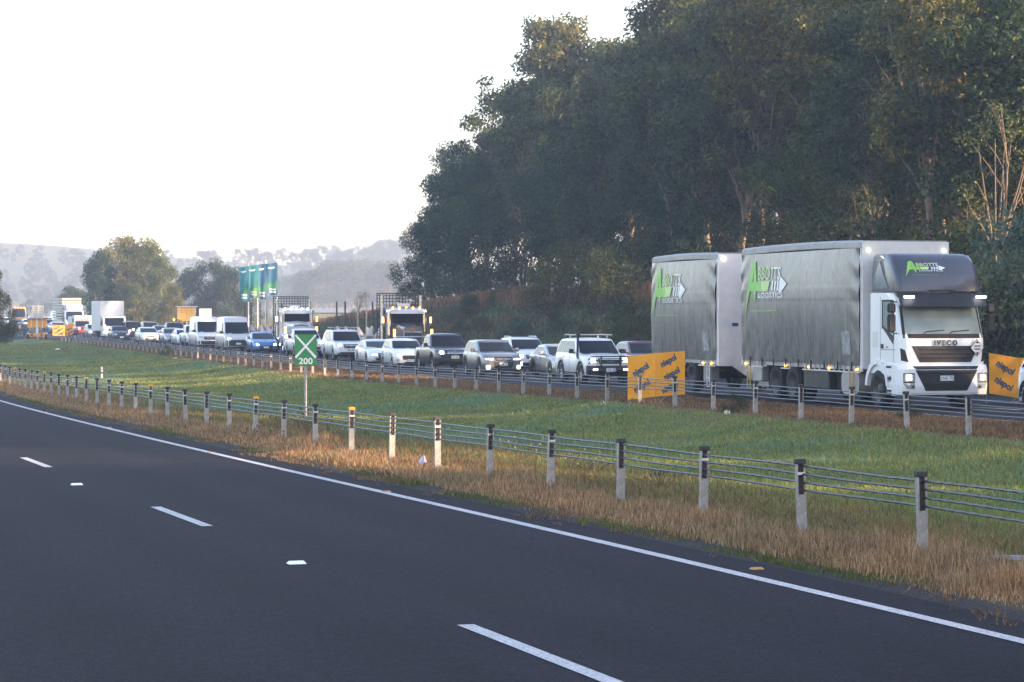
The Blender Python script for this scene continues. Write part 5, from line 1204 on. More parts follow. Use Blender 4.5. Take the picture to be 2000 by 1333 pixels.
# cab interior: seats, wheel, dashboard, back wall lit through the glass
ci = MB(); ci.cbox(-1.05, .55, 1.55, 1.05, .92, 1.93, .05); ci.box(-1.12, 2.02, 1.3, 1.12, 2.06, 2.95)
for k in (-.6, .6): ci.cbox(k - .25, 1.15, 1.45, k + .25, 1.62, 1.62, .04); ci.cbox(k - .24, 1.60, 1.62, k + .24, 1.74, 2.35, .05)
ci.tube([(-.6 + .22 * math.cos(a), 1.0 + .10 * math.sin(a), 1.97 + .18 * math.sin(a)) for a in np.linspace(0, 2 * math.pi, 17)], .016, 5)
ci.build('cab_interior', plain('interior_grey', (.05, .05, .055), .8), T)
dl = T.matrix_basis @ Vector((-.6, 1.42, 1.66)); person(dl, TH, 'driver in a yellow-green high visibility jacket behind the white truck windscreen', HIVIS)
# roof deflector
m = MB(); rings = []
for z, yf, w, r_ in ((3.08, .34, 1.17, .30), (3.30, .36, 1.18, .30), (3.6, .50, 1.18, .30), (3.88, .72, 1.16, .30), (4.02, .90, 1.13, .28), (4.07, 1.10, 1.06, .2)):
    q = []
    for x, dy in ((-1, 1.), (-1, .30), (-.97, .12), (-.86, .02), (-.4, -.03), (0, -.04), (.4, -.03), (.86, .02), (.97, .12), (1, .30), (1, 1.)):
        q.append((x * w, (yf + dy * .8) if dy < 1 else 2.05, z))
    rings.append(q)
dfo = m.loft(rings, smooth=True).build('roof_deflector', NAVY, T); bvd = bvh_of(dfo)
patch(bvd, [(.98, 3.16), (1.95, 3.14), (1.95, 3.34), (1.58, 3.88)], 'l', 5, 5, .012).build('deflector_panel', plain('smoked_panel', (.17, .20, .24), .2, var=.4, scale=3), T)
def defl_fn(a, b):
    x = -.92 + a * .86; z = 3.46 + b * .26
    h = bvd.ray_cast(Vector((x, -9, z)), Vector((0, 1, 0)))[0]; return (x, (h.y if h else .5) - .012, z)
logo(dfo, defl_fn, big=.38); MB().box(-.34, .16, 3.06, .36, .32, 3.11).build('deflector_slot', VIS, T)
# body
Z0, Z1 = 1.10, 4.46
cx = curtain_box(T, 2.62, 11.85, Z0, Z1, 1.25, 3)
hb = MB(); hb.box(-1.25, 2.54, 1.02, 1.25, 2.61, Z1 - .03); hbo = hb.build('headboard', GWH, T)
for x in (-1.08, 1.10): MB().cbox(x - .03, 2.49, 4.17, x + .03, 2.545, 4.22, .01).build('clearance_lamp', plain('lit_clearance', (.9, .88, .7), .3, emit=(1, .93, .7), es=2.5), T)
logo(T, lambda a, b: (cx(11.25 - a, 2.40 + b * .40) - .022, 11.25 - a, 2.40 + b * .40), big=1.0)
siderail(T, 2.75, 6.9, -1.24, Z0, (2.9, 4.9, 6.4)); siderail(T, 7.9, 8.6, -1.24, Z0, (8.2,)); siderail(T, 10.1, 11.7, -1.24, Z0, (11.5,))
for k in range(9): MB().box(-1.30, 3.2 + k * .98, Z0 - .16, -1.275, 3.24 + k * .98, Z0 + .10).build('curtain_strap', CHAS, T)
ladder(T, 3.15, -1.24, .30, Z0 - .15, plain('ladder_orange', (.55, .25, .05), .6)); ladder(T, 11.1, -1.24, .25, Z0 - .12, plain('ladder_yellow', (.50, .38, .06), .6))
m = MB()
for k in (-1, 1): m.box(k * .42 - .05, 1.0, .72, k * .42 + .05, 11.8, .98)
m.box(-1.0, 4.6, .40, 1.0, 7.0, .95); m.cyl((0, 8.43, .5), (1, 0, 0), .12, 2.2, 10); m.cyl((0, 7.75, .5), (1, 0, 0), .10, 2.2, 10); m.cyl((0, 9.1, .5), (1, 0, 0), .10, 2.2, 10); m.cyl((0, 1.6, .5), (1, 0, 0), .10, 2.0, 10)
m.build('chassis', CHAS, T); MB().cbox(-1.22, 5.0, .40, -1.0, 6.9, .92, .03).build('side_guard', plain('guard_grey', (.014, .014, .016), .6), T)
MB().loft([[(x, 2.85 + 1.25 * .5 + .62 * math.copysign(abs(math.cos(t)) ** .5, math.cos(t)), .62 + .32 * math.copysign(abs(math.sin(t)) ** .5, math.sin(t))) for t in np.linspace(0, 2 * math.pi, 21)[:-1]] for x in (-1.22, -.6)]).build('fuel_tank', ALUD, T)
MB().cbox(-1.22, 10.3, .48, -.95, 11.0, .92, .03).build('toolbox', ALUD, T)
wheel(T, -1.07, 1.60, .52, .30, RIMG, 'truck'); wheel(T, 1.07, 1.60, .52, .30, RIMG, 'truck')
for y in (7.75, 9.10):
    wheel(T, -1.08, y, .52, .30, RIMG, 'deep'); wheel(T, 1.08, y, .52, .30, RIMG, 'deep'); wheel(T, -.76, y, .52, .28, RIMG, 'deep')
MB().box(-1.2, 7.16, .35, -.65, 7.19, 1.0).box(-1.2, 9.70, .3, -.65, 9.73, .95).build('mudflap', CHAS, T)
# trailer
Yt = 79.4; ox_, oy_ = .4035 * Yt / 5 * 2.5 * .4, Yt
ox_ = 403 / 5000 * Yt
T2o = Vector((ox_ + 1.25 * c_, Yt + 1.25 * s_, 0)); T2o.z = gzf(T2o.x, T2o.y) + .12
T2 = thing('curtain_trailer', 'grey curtain trailer with green logo hitched behind the long curtain truck', 'trailer', T2o, TH)
cx2 = curtain_box(T2, .08, 6.55, Z0 - .06, Z1 - .08, 1.25, 8)
MB().box(-1.25, .0, .86, 1.25, .07, Z1 - .12).box(-1.25, -.012, .9, -1.20, .0, Z1 - .14).build('headboard', ALU, T2)
MB().add([(-1.0, -.02, 1.0), (.2, -.02, .2), (1.2, -.02, .2), (1.2, -.02, 1.0)], [(0, 1, 2, 3)]).add([(-1.0, .04, 1.0), (.2, .04, .2), (1.2, .04, .2), (1.2, .04, 1.0)], [(0, 1, 2, 3)]).build('front_skirt', ALU, T2)
MB().box(-.80, -.016, 2.10, -.60, -.002, 2.20).build('maker_plate', plain('maker_blue', (.06, .06, .14), .5), T2); MB().cbox(-1.12, -.05, 4.15, -1.04, .0, 4.23, .01).build('clearance_lamp', plain('lit_clearance', (.9, .88, .7)), T2)
logo(T2, lambda a, b: (cx2(6.15 - a * .98, 2.25 + b * .42) - .022, 6.15 - a * .98, 2.25 + b * .42), big=1.0)
siderail(T2, .3, 1.9, -1.24, Z0 - .06, (.6, 1.4)); siderail(T2, 3.2, 6.3, -1.24, Z0 - .06, (3.4, 6.0)); ladder(T2, .75, -1.24, .2, Z0 - .18, plain('rail_white', (.55, .55, .54)))
m = MB()
for k in (-1, 1): m.box(k * .42 - .05, .1, .70, k * .42 + .05, 6.5, .95)
m.box(-.08, -1.5, .55, .08, .4, .68); m.box(-.06, -1.6, .5, .06, -1.2, .75)
for y in (2.6, 5.0): m.cyl((0, y, .5), (1, 0, 0), .10, 2.2, 10)
m.build('chassis', CHAS, T2)
for y in (2.6, 5.0, 3.85)[:2]:
    wheel(T2, -1.08, y, .50, .30, RIMG, 'deep'); wheel(T2, 1.08, y, .50, .30, RIMG, 'deep')
MB().cbox(-1.15, 1.0, .35, -.85, 1.7, .88, .03).build('toolbox', plain('toolbox_grey', (.20, .21, .22), .5), T2)

# ---------------------------------------------------------------- forward-control trucks far back in the queue
def cab_over(name, label, px, Y, paint, W=2.2, ch=2.35, box=None, boxL=5.5, boxH=3.7, boxmat=None, lit=True, glass=None, roofcol=None, extras=None, cat='truck'):
    sl = float((F(Y + 3) - F(Y - 3)) / 6) * .96; th = -math.atan(sl); X = (px - 1000) / FPX * Y; hw = W / 2
    ox, oy = X + hw * math.cos(th), Y + hw * math.sin(th); R_ = thing(name, label, cat, (ox, oy, gzf(ox, oy)), th, 'vehicles in the queue of stopped traffic')
    prof = [(.05, .45), (.0, .75), (.04, 1.35), (.42, ch - .1), (.60, ch), (1.7, ch + .02), (1.72, .45)]; rings = []
    for x, dy in ((-1, .22), (-.96, .10), (-.85, .03), (0, 0), (.85, .03), (.96, .10), (1, .22)): rings.append([(x * hw, y + (dy if y < 1 else 0), z) for y, z in prof])
    b = MB().loft(rings, smooth=False).build('cab', paint, R_); bb = bvh_of(b)
    patch(bb, [(-hw * .88, 1.42), (hw * .88, 1.42), (hw * .82, ch - .16), (-hw * .82, ch - .16)], 'f', 8, 4).build('windscreen', glass or GLS, R_)
    for sd in 'lr': patch(bb, [(.45, 1.42), (1.35, 1.42), (1.35, ch - .2), (.66, ch - .2)], sd, 3, 3).build('side_window', glass or GLS, R_)
    patch(bb, [(-hw * .6, .98), (hw * .6, .98), (hw * .6, 1.14), (-hw * .6, 1.14)], 'f', 6, 2).build('grille', TRIM, R_)
    patch(bb, [(-hw * .98, .46), (hw * .98, .46), (hw * .98, .72), (-hw * .98, .72)], 'f', 10, 2, .02).build('bumper', paint if paint is WHITE else TRIM, R_)
    for k in (-1, 1):
        patch(bb, [(k * hw * .92, .74), (k * hw * .64, .74), (k * hw * .64, .92), (k * hw * .92, .92)], 'f', 3, 2).build('headlight', LITW if lit else LENS, R_)
        m = MB(); m.cbox(k * (hw + .18) - .09, .15, 1.5, k * (hw + .18) + .09, .25, 1.95, .03); m.tube([(k * hw * .95, .3, 2.0), (k * (hw + .18), .2, 2.0), (k * (hw + .18), .2, 1.5)], .02, 5); m.build('mirror', TRIM, R_)
    if box: 
        m = MB().cbox(-hw - .05, 1.85, .95, hw + .05, 1.85 + boxL, boxH, .03); m.build('cargo_box', boxmat or GWH, R_)
        MB().box(-hw * .7, 1.0, .55, hw * .7, 1.85 + boxL, .93).build('chassis', CHAS, R_)
    for y in (1.0, 4.9): wheel(R_, -hw + .15, y, .42, .26, RIMD, 'truck'); wheel(R_, hw - .15, y, .42, .26, RIMD, 'truck')
    if extras: extras(R_, hw, ch)
    return R_
cab_over('box_truck', 'white box truck with plain tall cargo box and lit headlamps in the queue at left', 202, 256, WHITE, W=2.3, ch=2.42, box=1, boxL=6., boxH=3.95)
def cage(R_, hw, ch):
    g = plain('cage_alloy', (.42, .41, .40), .45, metal=.5); y0, y1, z1 = 2.2, 10., 4.35
    MB().box(-hw - .05, y0, 1.1, -hw - .02, y1, 1.5).box(-hw - .05, y0, 1.1, hw + .05, y0 + .03, 1.3).build('crate_floor', g, R_)
    for k in range(9):
        z = 1.5 + k * .34
        MB().box(-hw - .05, y0, z, -hw - .02, y1, z + .22).build('crate_slat', g, R_); MB().box(-hw, y0, z, hw, y0 + .03, z + .24).build('crate_slat', g, R_)
    MB().box(-hw, y0, z1 - .05, hw, y1, z1).build('crate_roof', g, R_); MB().cbox(-hw * .95, .5, ch + .0, hw * .95, 1.7, ch + .75, .2).build('air_dam', LBLU, R_)
cab_over('cattle_truck', 'pale blue cab cattle truck with tall slatted crate behind the red pickup', 127, 325, LBLU, W=2.45, ch=2.9, extras=cage, lit=False)
RT = cab_over('work_truck', 'low white work truck with two orange-clad people behind its windscreen', 146, 308, WHITE, W=2.2, ch=2.3, glass=CABGLASS, lit=False, box=1, boxL=3., boxH=2.2)
for x in (-.5, .45):
    p = RT.matrix_basis @ Vector((x, .85, 1.30)); person(p, RT.rotation_euler.z, 'person in an orange jacket behind the windscreen of the low white work truck, %s' % ('left seat' if x < 0 else 'right seat'), HIOR)
def bar_lights(R_, hw, ch):
    for k in range(5): MB().cbox(-hw * .8 + k * hw * .4 - .06, .7, ch + .0, -hw * .8 + k * hw * .4 + .06, .9, ch + .14, .02).build('roof_lamp', AMB, R_)
    MB().cbox(-hw * .9, .45, ch - .02, hw * .9, 1.2, ch + .02, .0).build('roof_panel', YELP, R_)
cab_over('yellow_truck', 'orange-yellow truck cab with roof lamps at the far left back of the queue', 22, 405, YELP, W=2.4, ch=2.9, extras=bar_lights, lit=False)

# ---------------------------------------------------------------- bonneted log trucks
def log_truck(name, label, tlabel, px, Y, paint, dark):
    sl = float((F(Y + 3) - F(Y - 3)) / 6) * .96; th = -math.atan(sl); hw = 1.1; X = (px - 1000) / FPX * Y
    R_ = thing(name, label, 'truck', (X, Y, gzf(X, Y) + .02), th)
    stp = plain('stack_steel', (.50, .48, .46), .28, metal=.85)
    # bonnet and grille
    m = MB(); rings = []
    for y, w, z in ((0, .52, 1.98), (.05, .55, 2.06), (.6, .62, 2.12), (1.3, .74, 2.18), (1.9, .80, 2.24)):
        rings.append([(-w, y, .9), (-w, y, z - .22), (-w * .9, y, z - .08), (-w * .5, y, z - .01), (0, y, z + .02), (w * .5, y, z - .01), (w * .9, y, z - .08), (w, y, z - .22), (w, y, .9)])
    m.loft(rings, smooth=False).build('bonnet', paint, R_)
    m = MB(); m.prism([(-.56, .85), (.56, .85), (.58, 1.86), (.50, 1.96), (0, 2.06), (-.50, 1.96), (-.58, 1.86)], -.06, .0, 'y'); g = m.build('grille', CHR, R_)
    MB().prism([(-.48, .95), (.48, .95), (.48, 1.66), (-.48, 1.66)], -.075, -.062, 'y').build('grille_mesh', TRIM, g)
    m = MB()
    for k in range(11): m.box(-.46 + k * .088, -.10, .96, -.435 + k * .088, -.074, 1.66)
    m.build('grille_bar', CHR, g)
    MB().prism([(-.06, 1.80), (.06, 1.80), (.08, 1.90), (0, 1.96), (-.08, 1.90)], -.085, -.062, 'y').build('badge', plain('badge_red', (.35, .04, .03), .4), g)
    MB().cbox(-1.2, -.35, .50, 1.2, -.10, .86, .04).tube([(-1.1, -.3, .8), (-1.05, -.32, 1.42), (1.05, -.32, 1.42), (1.1, -.3, .8)], .035, 6).tube([(-.6, -.3, .8), (-.6, -.32, 1.7), (.6, -.32, 1.7), (.6, -.3, .8)], .03, 6).build('bull_bar', CHR, R_)
    for k in (-1, 1):   # guards, lamps
        m = MB()
        for j in range(8):
            a0, a1 = math.pi * j / 8, math.pi * (j + 1) / 8
            m.prism([(.95 + r_ * math.cos(a), .62 + r_ * math.sin(a)) for a, r_ in ((a0, .58), (a1, .58), (a1, .66), (a0, .66))], k * .66, k * 1.2)
        m.cbox(k * .62, -.05, .92, k * 1.2, .35, 1.30, .05); m.build('mudguard', paint, R_)
        MB().cbox(k * .72, -.10, 1.02, k * 1.12, -.04, 1.24, .03).build('headlight', LITW if not dark else LENS, R_)
        MB().cbox(k * 1.16, -.02, 1.42, k * 1.04, .06, 1.86, .01).build('amber_light_bar', AMB, R_)
        wheel(R_, k * 1.0, .95, .52, .28, CHR, 'truck')
    # cab, roof, visor, windscreen
    m = MB(); rings = []
    for y, w, z in ((1.85, 1.0, 2.95), (1.95, 1.03, 3.05), (2.3, 1.05, 3.12), (3.4, 1.05, 3.14), (3.42, 1.05, 3.12)): rings.append([(-w, y, .95), (-w, y, z - .25), (-w * .9, y, z - .06), (0, y, z + .03), (w * .9, y, z - .06), (w, y, z - .25), (w, y, .95)])
    cb = m.loft(rings, smooth=False).build('cab', paint, R_)
    MB().prism([(-.90, 2.20), (.90, 2.20), (.88, 2.80), (-.88, 2.80)], 1.82, 1.845, 'y').build('windscreen', GLS, R_)
    MB().loft([[(x, 1.62 + .18 * abs(x) / 1.0, 2.76 - .0), (x, 1.80, 3.0), (x, 2.0, 3.06), (x, 1.86, 2.78)] for x in (-1.0, -.5, 0, .5, 1.0)], smooth=False).build('sun_visor', GWH if not dark else WHT2, R_)
    for k in range(5): MB().cbox(-.8 + k * .4 - .04, 2.02, 3.06, -.8 + k * .4 + .04, 2.14, 3.16, .01).build('roof_lamp', AMB if dark else LITC, R_)
    for k in (-1, 1): patch(bvh_of(cb), [(2.15, 2.15), (2.9, 2.15), (2.9, 2.8), (2.2, 2.8)], 'l' if k < 0 else 'r', 3, 3).build('side_window', GLS, R_)
    # sleeper, stacks, air cleaners, mirrors
    MB().cbox(-1.12, 3.45, .95, 1.12, 4.5, 3.15, .12).build('sleeper', paint if not dark else ALUD, R_)
    MB().cbox(-.35, 2.6, 3.12, .35, 3.2, 3.36, .08).build('air_conditioner', GWH, R_)
    for k in (-1, 1):
        MB().tube([(k * 1.16, 3.5, 1.2), (k * 1.16, 3.5, 3.85 if dark else 3.8)], .10, 14).build('exhaust_stack', stp, R_)
        MB().tube([(k * 1.05, 1.9, 1.5), (k * 1.05, 1.9, 2.88)], .11, 14).tube([(k * 1.05, 1.9, 2.85), (k * 1.05, 1.9, 3.0)], .19, 14, r1=.17).build('air_cleaner', CHR if dark else stp, R_)
        m = MB(); m.cbox(k * 1.42 - .09, 1.9, 2.05, k * 1.42 + .09, 1.98, 2.6, .02); m.tube([(k * 1.05, 2., 2.7), (k * 1.42, 1.94, 2.65), (k * 1.42, 1.94, 2.0), (k * 1.05, 2., 1.98)], .02, 5); m.build('mirror', CHR, R_)
        MB().cbox(k * 1.42 - .05, 1.86, 2.22, k * 1.42 + .05, 1.895, 2.56, .01).build('mirror_lamp', AMB if dark or k > 0 else LITC, R_)
        MB().loft([[(k * .62 + (k * .5 if a else 0), 2.4 + .33 * math.cos(t) * .9, .72 + .33 * math.sin(t)) for t in np.linspace(0, 2 * math.pi, 17)[:-1]] for a in (0, 1)]).build('fuel_tank', CHR, R_)
        for y in (5.6, 6.95): wheel(R_, k * 1.0, y, .52, .30, RIMG, 'deep')
    MB().box(-.45, .6, .75, -.35, 8., .98).box(.35, .6, .75, .45, 8., .98).build('chassis', CHAS, R_)
    # headboard: grid of flat bars
    fr = MB(); y = 4.72; z0, z1, w = 1.15, 4.0, 1.28; fr.box(-w, y, z0, -w + .06, y + .05, z1); fr.box(w - .06, y, z0, w, y + .05, z1); fr.box(-w + .06, y, z1 - .06, w - .06, y + .05, z1)
    for k in range(1, 13): xx = -w + 2 * w * k / 13; fr.box(xx - .022, y + .004, z0, xx + .022, y + .03, z1 - .06)
    for k in range(15): zz = z0 + (z1 - z0) * (k + .2) / 15; fr.box(-w + .06, y + .032, zz - .022, w - .06, y + .05, zz + .022)
    hbm = fr.build('headboard_grid', plain('headboard_paint', (.012, .014, .035) if dark else (.02, .02, .022), .5), R_)
    # log trailer: bolsters with tall stanchions
    TX, TY = X - 0, Y; tp = R_.matrix_basis @ Vector((0, 8.3, 0)); yy = tp.y; sl2 = float((F(yy + 13) - F(yy + 3)) / 10) * .96; th2 = -math.atan(sl2)
    Q = thing('log_trailer', tlabel, 'trailer', (tp.x, tp.y, gzf(tp.x, tp.y) + .02), th2)
    MB().box(-.45, -1.2, .95, -.33, 12.5, 1.22).box(.33, -1.2, .95, .45, 12.5, 1.22).build('chassis', CHAS, Q)
    sm = plain('stanchion_grey', (.28, .26, .24), .5, metal=.4); sd_ = plain('stanchion_dark', (.05, .05, .055), .5)
    for j, yb in enumerate((.3, 3.4, 8.0, 11.2)):
        MB().box(-1.22, yb - .1, 1.22, 1.22, yb + .1, 1.42).build('bolster', ALUD, Q)
        for k in (-1, 1):
            MB().add([(k * 1.22, yb - .05, 1.42), (k * 1.10, yb - .05, 1.42), (k * .78, yb - .05, 1.42), (k * 1.10, yb - .05, 1.95), (k * 1.22, yb - .05, 1.42), (k * 1.22, yb + .05, 1.42), (k * .78, yb + .05, 1.42), (k * 1.10, yb + .05, 1.95), (k * 1.22, yb + .05, 1.95), (k * 1.22, yb - .05, 1.95)],
                     [(0, 2, 3, 9), (5, 6, 7, 8), (2, 6, 7, 3), (0, 5, 8, 9)]).build('gusset', ALU, Q)
            MB().tube([(k * 1.18, yb, 1.42), (k * 1.18, yb, 3.55 + .25 * (j == 0))], .055, 8).build('stanchion', sm if j < 2 else sd_, Q)
    for y in (8.8, 10.1, 11.4):
        for k in (-1, 1): wheel(Q, k * 1.0, y, .50, .30, RIMG, 'deep')
    MB().cbox(-1.0, 8.3, .55, 1.0, 12., .94, .03).build('axle_group', CHAS, Q)
    return R_
log_truck('log_truck', 'dark bonneted log truck with white bonnet front, amber lamps and blue-black headboard grid', 'empty log trailer with tall stanchions behind the dark bonneted truck', 807, 148, DBLU, True)
log_truck('log_truck', 'white bonneted log truck with black headboard grid above the green sign', 'empty log trailer behind the white bonneted truck left of the flags', 588, 178, WHITE, False)
# ---------------------------------------------------------------- signs, flags, trailers, litter
SGN = plain('sign_green', (.012, .20, .055), .35, var=.06); SGW = plain('sign_white', (.70, .70, .69), .35, var=.05); SIGNORG = plain('sign_orange', (.76, .31, .004), .5, var=.14, scale=2.5)
INK = plain('print_blue', (.015, .06, .12), .5); MAST = plain('mast_white', (.70, .70, .70), .4)
Y = 72.; X = (597 - 1000) / FPX * Y; z0 = CAMZ - 3 - .02
SG = thing('exit_distance_sign', 'green sign with white cross and the number 200 on a slim grey post', 'road sign', (X, Y, gzf(X, Y)), .06)
zt = CAMZ - (653 - HY) * Y / FPX - gzf(X, Y); zb = CAMZ - (715 - HY) * Y / FPX - gzf(X, Y); w = .31
MB().tube([(0, .04, -.3), (0, .04, zt - .05)], .038, 12).build('post', GALV, SG)
MB().cbox(-w, -.004, zb, w, .014, zt, .012).build('sign_panel', SGN, SG)
zc = zb + .26 * (zt - zb); x1 = w * .96
for k in (-1, 1):
    d = Vector((k * 2 * x1, 0, zt - zc - .015)).normalized(); nrm = Vector((-d.z, 0, d.x)) * .042; a = Vector((-k * x1, -.008 - .003 * (k > 0), zc)); b = Vector((k * x1, -.008 - .003 * (k > 0), zt - .015))
    q = [a + nrm, a - nrm, b - nrm, b + nrm]
    for p in q: p.x = max(-w * .985, min(w * .985, p.x)); p.z = max(zc - .03, min(zt - .01, p.z))
    MB().add(q, [(0, 1, 2, 3)]).build('cross_bar', SGW, SG)
o = put('lettering', text_mesh('200', .245, SGW, .002, .006, 1.08), SG); o.location = (0, -.008, zb + .125); o.rotation_euler = (rad(90), 0, 0)

def niepol(label, px0, px1, y_mid_top, y_mid_bot, Y, bend, words, z=None, tilt=0., legs=True, wtext=.30, name='orange_barrier_sign', split=.48):
    """two-panel folding orange board; words = (fraction across, fraction up, turn)"""
    X0, X1 = (px0 - 1000) / FPX * Y, (px1 - 1000) / FPX * Y; W_ = X1 - X0; Xc = (X0 + X1) / 2
    g = gzf(Xc, Y); zt, zb = CAMZ - (y_mid_top - HY) * Y / FPX - g, CAMZ - (y_mid_bot - HY) * Y / FPX - g
    R_ = thing(name, label, 'barrier sign', (Xc, Y, g), 0.)
    xs = (-W_ / 2, -W_ / 2 + split * W_, W_ / 2); ys = (bend[0], bend[1], bend[2]); rz = (bend[3], bend[4], bend[5])
    for i in range(2):
        m = MB(); a = Vector((xs[i], ys[i], rz[i])); b = Vector((xs[i + 1] - .01, ys[i + 1], rz[i + 1])); d = (b - a); n = Vector((d.y, -d.x, 0)).normalized() * -.0
        th_ = .03; vs = []
        for q, dz in ((a, zb), (b, zb), (b, zt), (a, zt)): vs.append((q.x, q.y, q.z + dz))
        vs += [(p[0], p[1] + th_, p[2]) for p in vs]
        pn = m.add(vs, [(0, 1, 2, 3), (7, 6, 5, 4), (0, 4, 5, 1), (1, 5, 6, 2), (2, 6, 7, 3), (3, 7, 4, 0)]).build('sign_panel', SIGNORG, R_)
        for k, (f, h, tr) in enumerate([w_ for w_ in words if (w_[0] < split) == (i == 0)]):
            x = xs[0] + f * W_; t = (x - a.x) / (b.x - a.x); y = a.y + (b.y - a.y) * t; zz = a.z + (b.z - a.z) * t + zb + (zt - zb) * h
            l = put('lettering', text_mesh('niepol', wtext, INK, .001, .011, .86), pn); l.location = (x, y - .012, zz); ang = math.atan2(b.y - a.y, b.x - a.x)
            l.rotation_euler = (Matrix.Rotation(ang, 3, 'Z') @ Matrix.Rotation(rad(90), 3, 'X') @ Matrix.Rotation(tr, 3, 'Z')).to_euler()
    if legs:
        m = MB()
        for x in (xs[0] + .03, xs[1]): m.box(x - .015, max(ys) + .05, -.15, x + .015, max(ys) + .08, zt * .75)
        m.tube([(-.2, .3, -.02), (.35, .3, zb + .1), (.9, .3, -.02)], .014, 6); m.tube([(0., .1, -.02), (.35, .3, zb + .1), (.7, .6, -.02)], .014, 6); m.build('stand', GALV, R_)
    return R_
niepol('big orange two-panel board with blue lettering standing at the barrier left of the trailer', 1227, 1340, 690, 775, 70., (.30, .0, .30, -.10, .0, .05), [(.22, .66, .55), (.24, .28, .55), (.70, .80, .48), (.76, .50, .48), (.72, .20, .48)], wtext=.24)
niepol('orange board with two blue words beside the white cab at the right edge', 1932, 2040, 694, 773, 72., (0, .1, .5, .06, -.08, -.10), [(.30, .70, -.55), (.27, .30, -.55)], wtext=.27, split=.56)
niepol('small orange board with slanting print just right of the solar sign trailer', 103, 143, 634, 655, 285., (0, .4, 0, -.05, -.1, .15), [(.16, .72, .4), (.34, .60, .4), (.20, .36, .4), (.38, .24, .4), (.78, .55, .4), (.85, .22, .5)], wtext=.34, split=.56, legs=False)
MB_ = MB(); X = (134 - 1000) / FPX * 284.5
# solar message trailer
Y = 252.; X = (72 - 1000) / FPX * Y; V = thing('solar_sign_trailer', 'yellow solar message sign trailer with arrow board and white wheels on the crossover', 'sign trailer', (X, Y, gzf(X, Y) + .05), 0.05)
m = MB(); m.box(-.95, 0, 1.15, .95, .12, 2.05); vb = m.build('sign_panel', SIGNORG, V)
for x in (-.55, .0, .55): MB().box(x - .03, -.02, 1.12, x + .03, -.003, 2.06).build('panel_rib', SGW, vb)
MB().add([(-1.05, -.35, 2.05), (1.05, -.35, 2.13), (1.05, .5, 2.18), (-1.05, .5, 2.10)], [(0, 1, 2, 3)]).add([(-1.05, -.35, 2.02), (1.05, -.35, 2.10), (1.05, .5, 2.15), (-1.05, .5, 2.07)], [(3, 2, 1, 0)]).build('solar_panel', plain('solar_dark', (.02, .025, .05), .3), V)
MB().box(-.07, .02, .45, .07, -.10, 2.0).build('mast', MAST, V)
tb = MB().cbox(-.75, -.1, .25, .75, .6, .62, .04).build('trailer_body', SIGNORG, V)
for k in (-1, 1):
    MB().prism([(k * .45, .58), (k * .62, .44), (k * .45, .30), (k * .30, .30), (k * .47, .44), (k * .30, .58)], -.125, -.105, 'y').build('chevron', VIS, tb)
    wheel(V, k * .88, .25, .27, .18, RIM, 'five'); MB().cbox(k * .78, .0, .50, k * .98, .5, .62, .05).build('mudguard', MAST, V)
X = (74 - 1000) / FPX * 262; V = thing('ladder_sign', 'pale vertical slatted panel rising above the solar sign trailer', 'sign', (X, 262, gzf(X, 262)), 0)
MB().box(-.55, 0, 2.2, -.50, .05, 3.5).box(.50, 0, 2.2, .55, .05, 3.5).box(-.05, 0, 0, .05, .05, 3.5).build('frame', WHT2, V)
for k in range(6): MB().box(-.5, .06, 2.22 + k * .215, .5, .08, 2.38 + k * .215).build('slat', plain('slat_cream', (.52, .49, .45), .6), V)
# dark impact trailer far left
Y = 300.; X = (34 - 1000) / FPX * Y; V = thing('barrier_trailer', 'dark long low trailer with four orange reflector squares at far left', 'trailer', (X, Y, gzf(X, Y)), .12)
MB().cbox(-1.35, 0, .55, 1.35, .9, 1.35, .1).build('body', plain('dark_tarp', (.05, .05, .055), .6), V)
for x in (-.72, .15): 
    for z in (.82, 1.05): MB().box(x - .0, -.02, z, x + .28, -.005, z + .18).build('reflector', plain('reflector_orange', (.75, .40, .10), .4), V)
wheel(V, -.55, .3, .45, .25, RIMD, 'truck'); wheel(V, .8, .3, .45, .25, RIMD, 'truck')
X = (5 - 1000) / FPX * 300; V = MB().box(-.13, 0, -.2, .13, .2, 3.0).build('grey_post', plain('post_grey', (.22, .21, .25), .6)); V.location = (X, 300, gzf(X, 300)); tag(V, 'plain grey-violet post at the far left edge of the picture', 'post')
# message board on a pole, white board
Y = 296.; X = (364 - 1000) / FPX * Y; V = thing('message_board', 'orange-yellow board with flat white roof on a pole above the queue', 'sign', (X, Y, gzf(X, Y)), 0.)
b = MB().cbox(-1.06, 0, 1.72, 1.06, .2, 3.36, .02).build('sign_panel', plain('board_amber', (.80, .42, .06), .5, var=.1), V)
for x in (-.55, .02, .55): MB().box(x - .02, -.015, 1.75, x + .02, -.002, 3.3).build('panel_rib', plain('rib_amber', (.55, .28, .04), .5), b)
for x in (-.95, .65): MB().box(x, -.015, 2.7, x + .3, -.002, 3.05).build('panel_print', plain('print_lilac', (.5, .42, .42), .5), b)
MB().box(-1.25, -.3, 3.38, 1.25, .6, 3.44).build('roof', MAST, V); MB().tube([(0, .3, -.1), (0, .3, 3.38)], .07, 8).build('post', MAST, V)
Y = 285.; X = (401 - 1000) / FPX * Y; V = thing('white_board', 'plain pale board behind the two white vans', 'sign', (X, Y, gzf(X, Y)), 0.)
MB().box(-.68, 0, 1.6, .68, .06, 3.0).build('sign_panel', plain('board_pale', (.55, .55, .56), .6, var=.1), V); MB().tube([(0, .12, -.1), (0, .12, 2.9)], .06, 8).build('post', GALV, V)
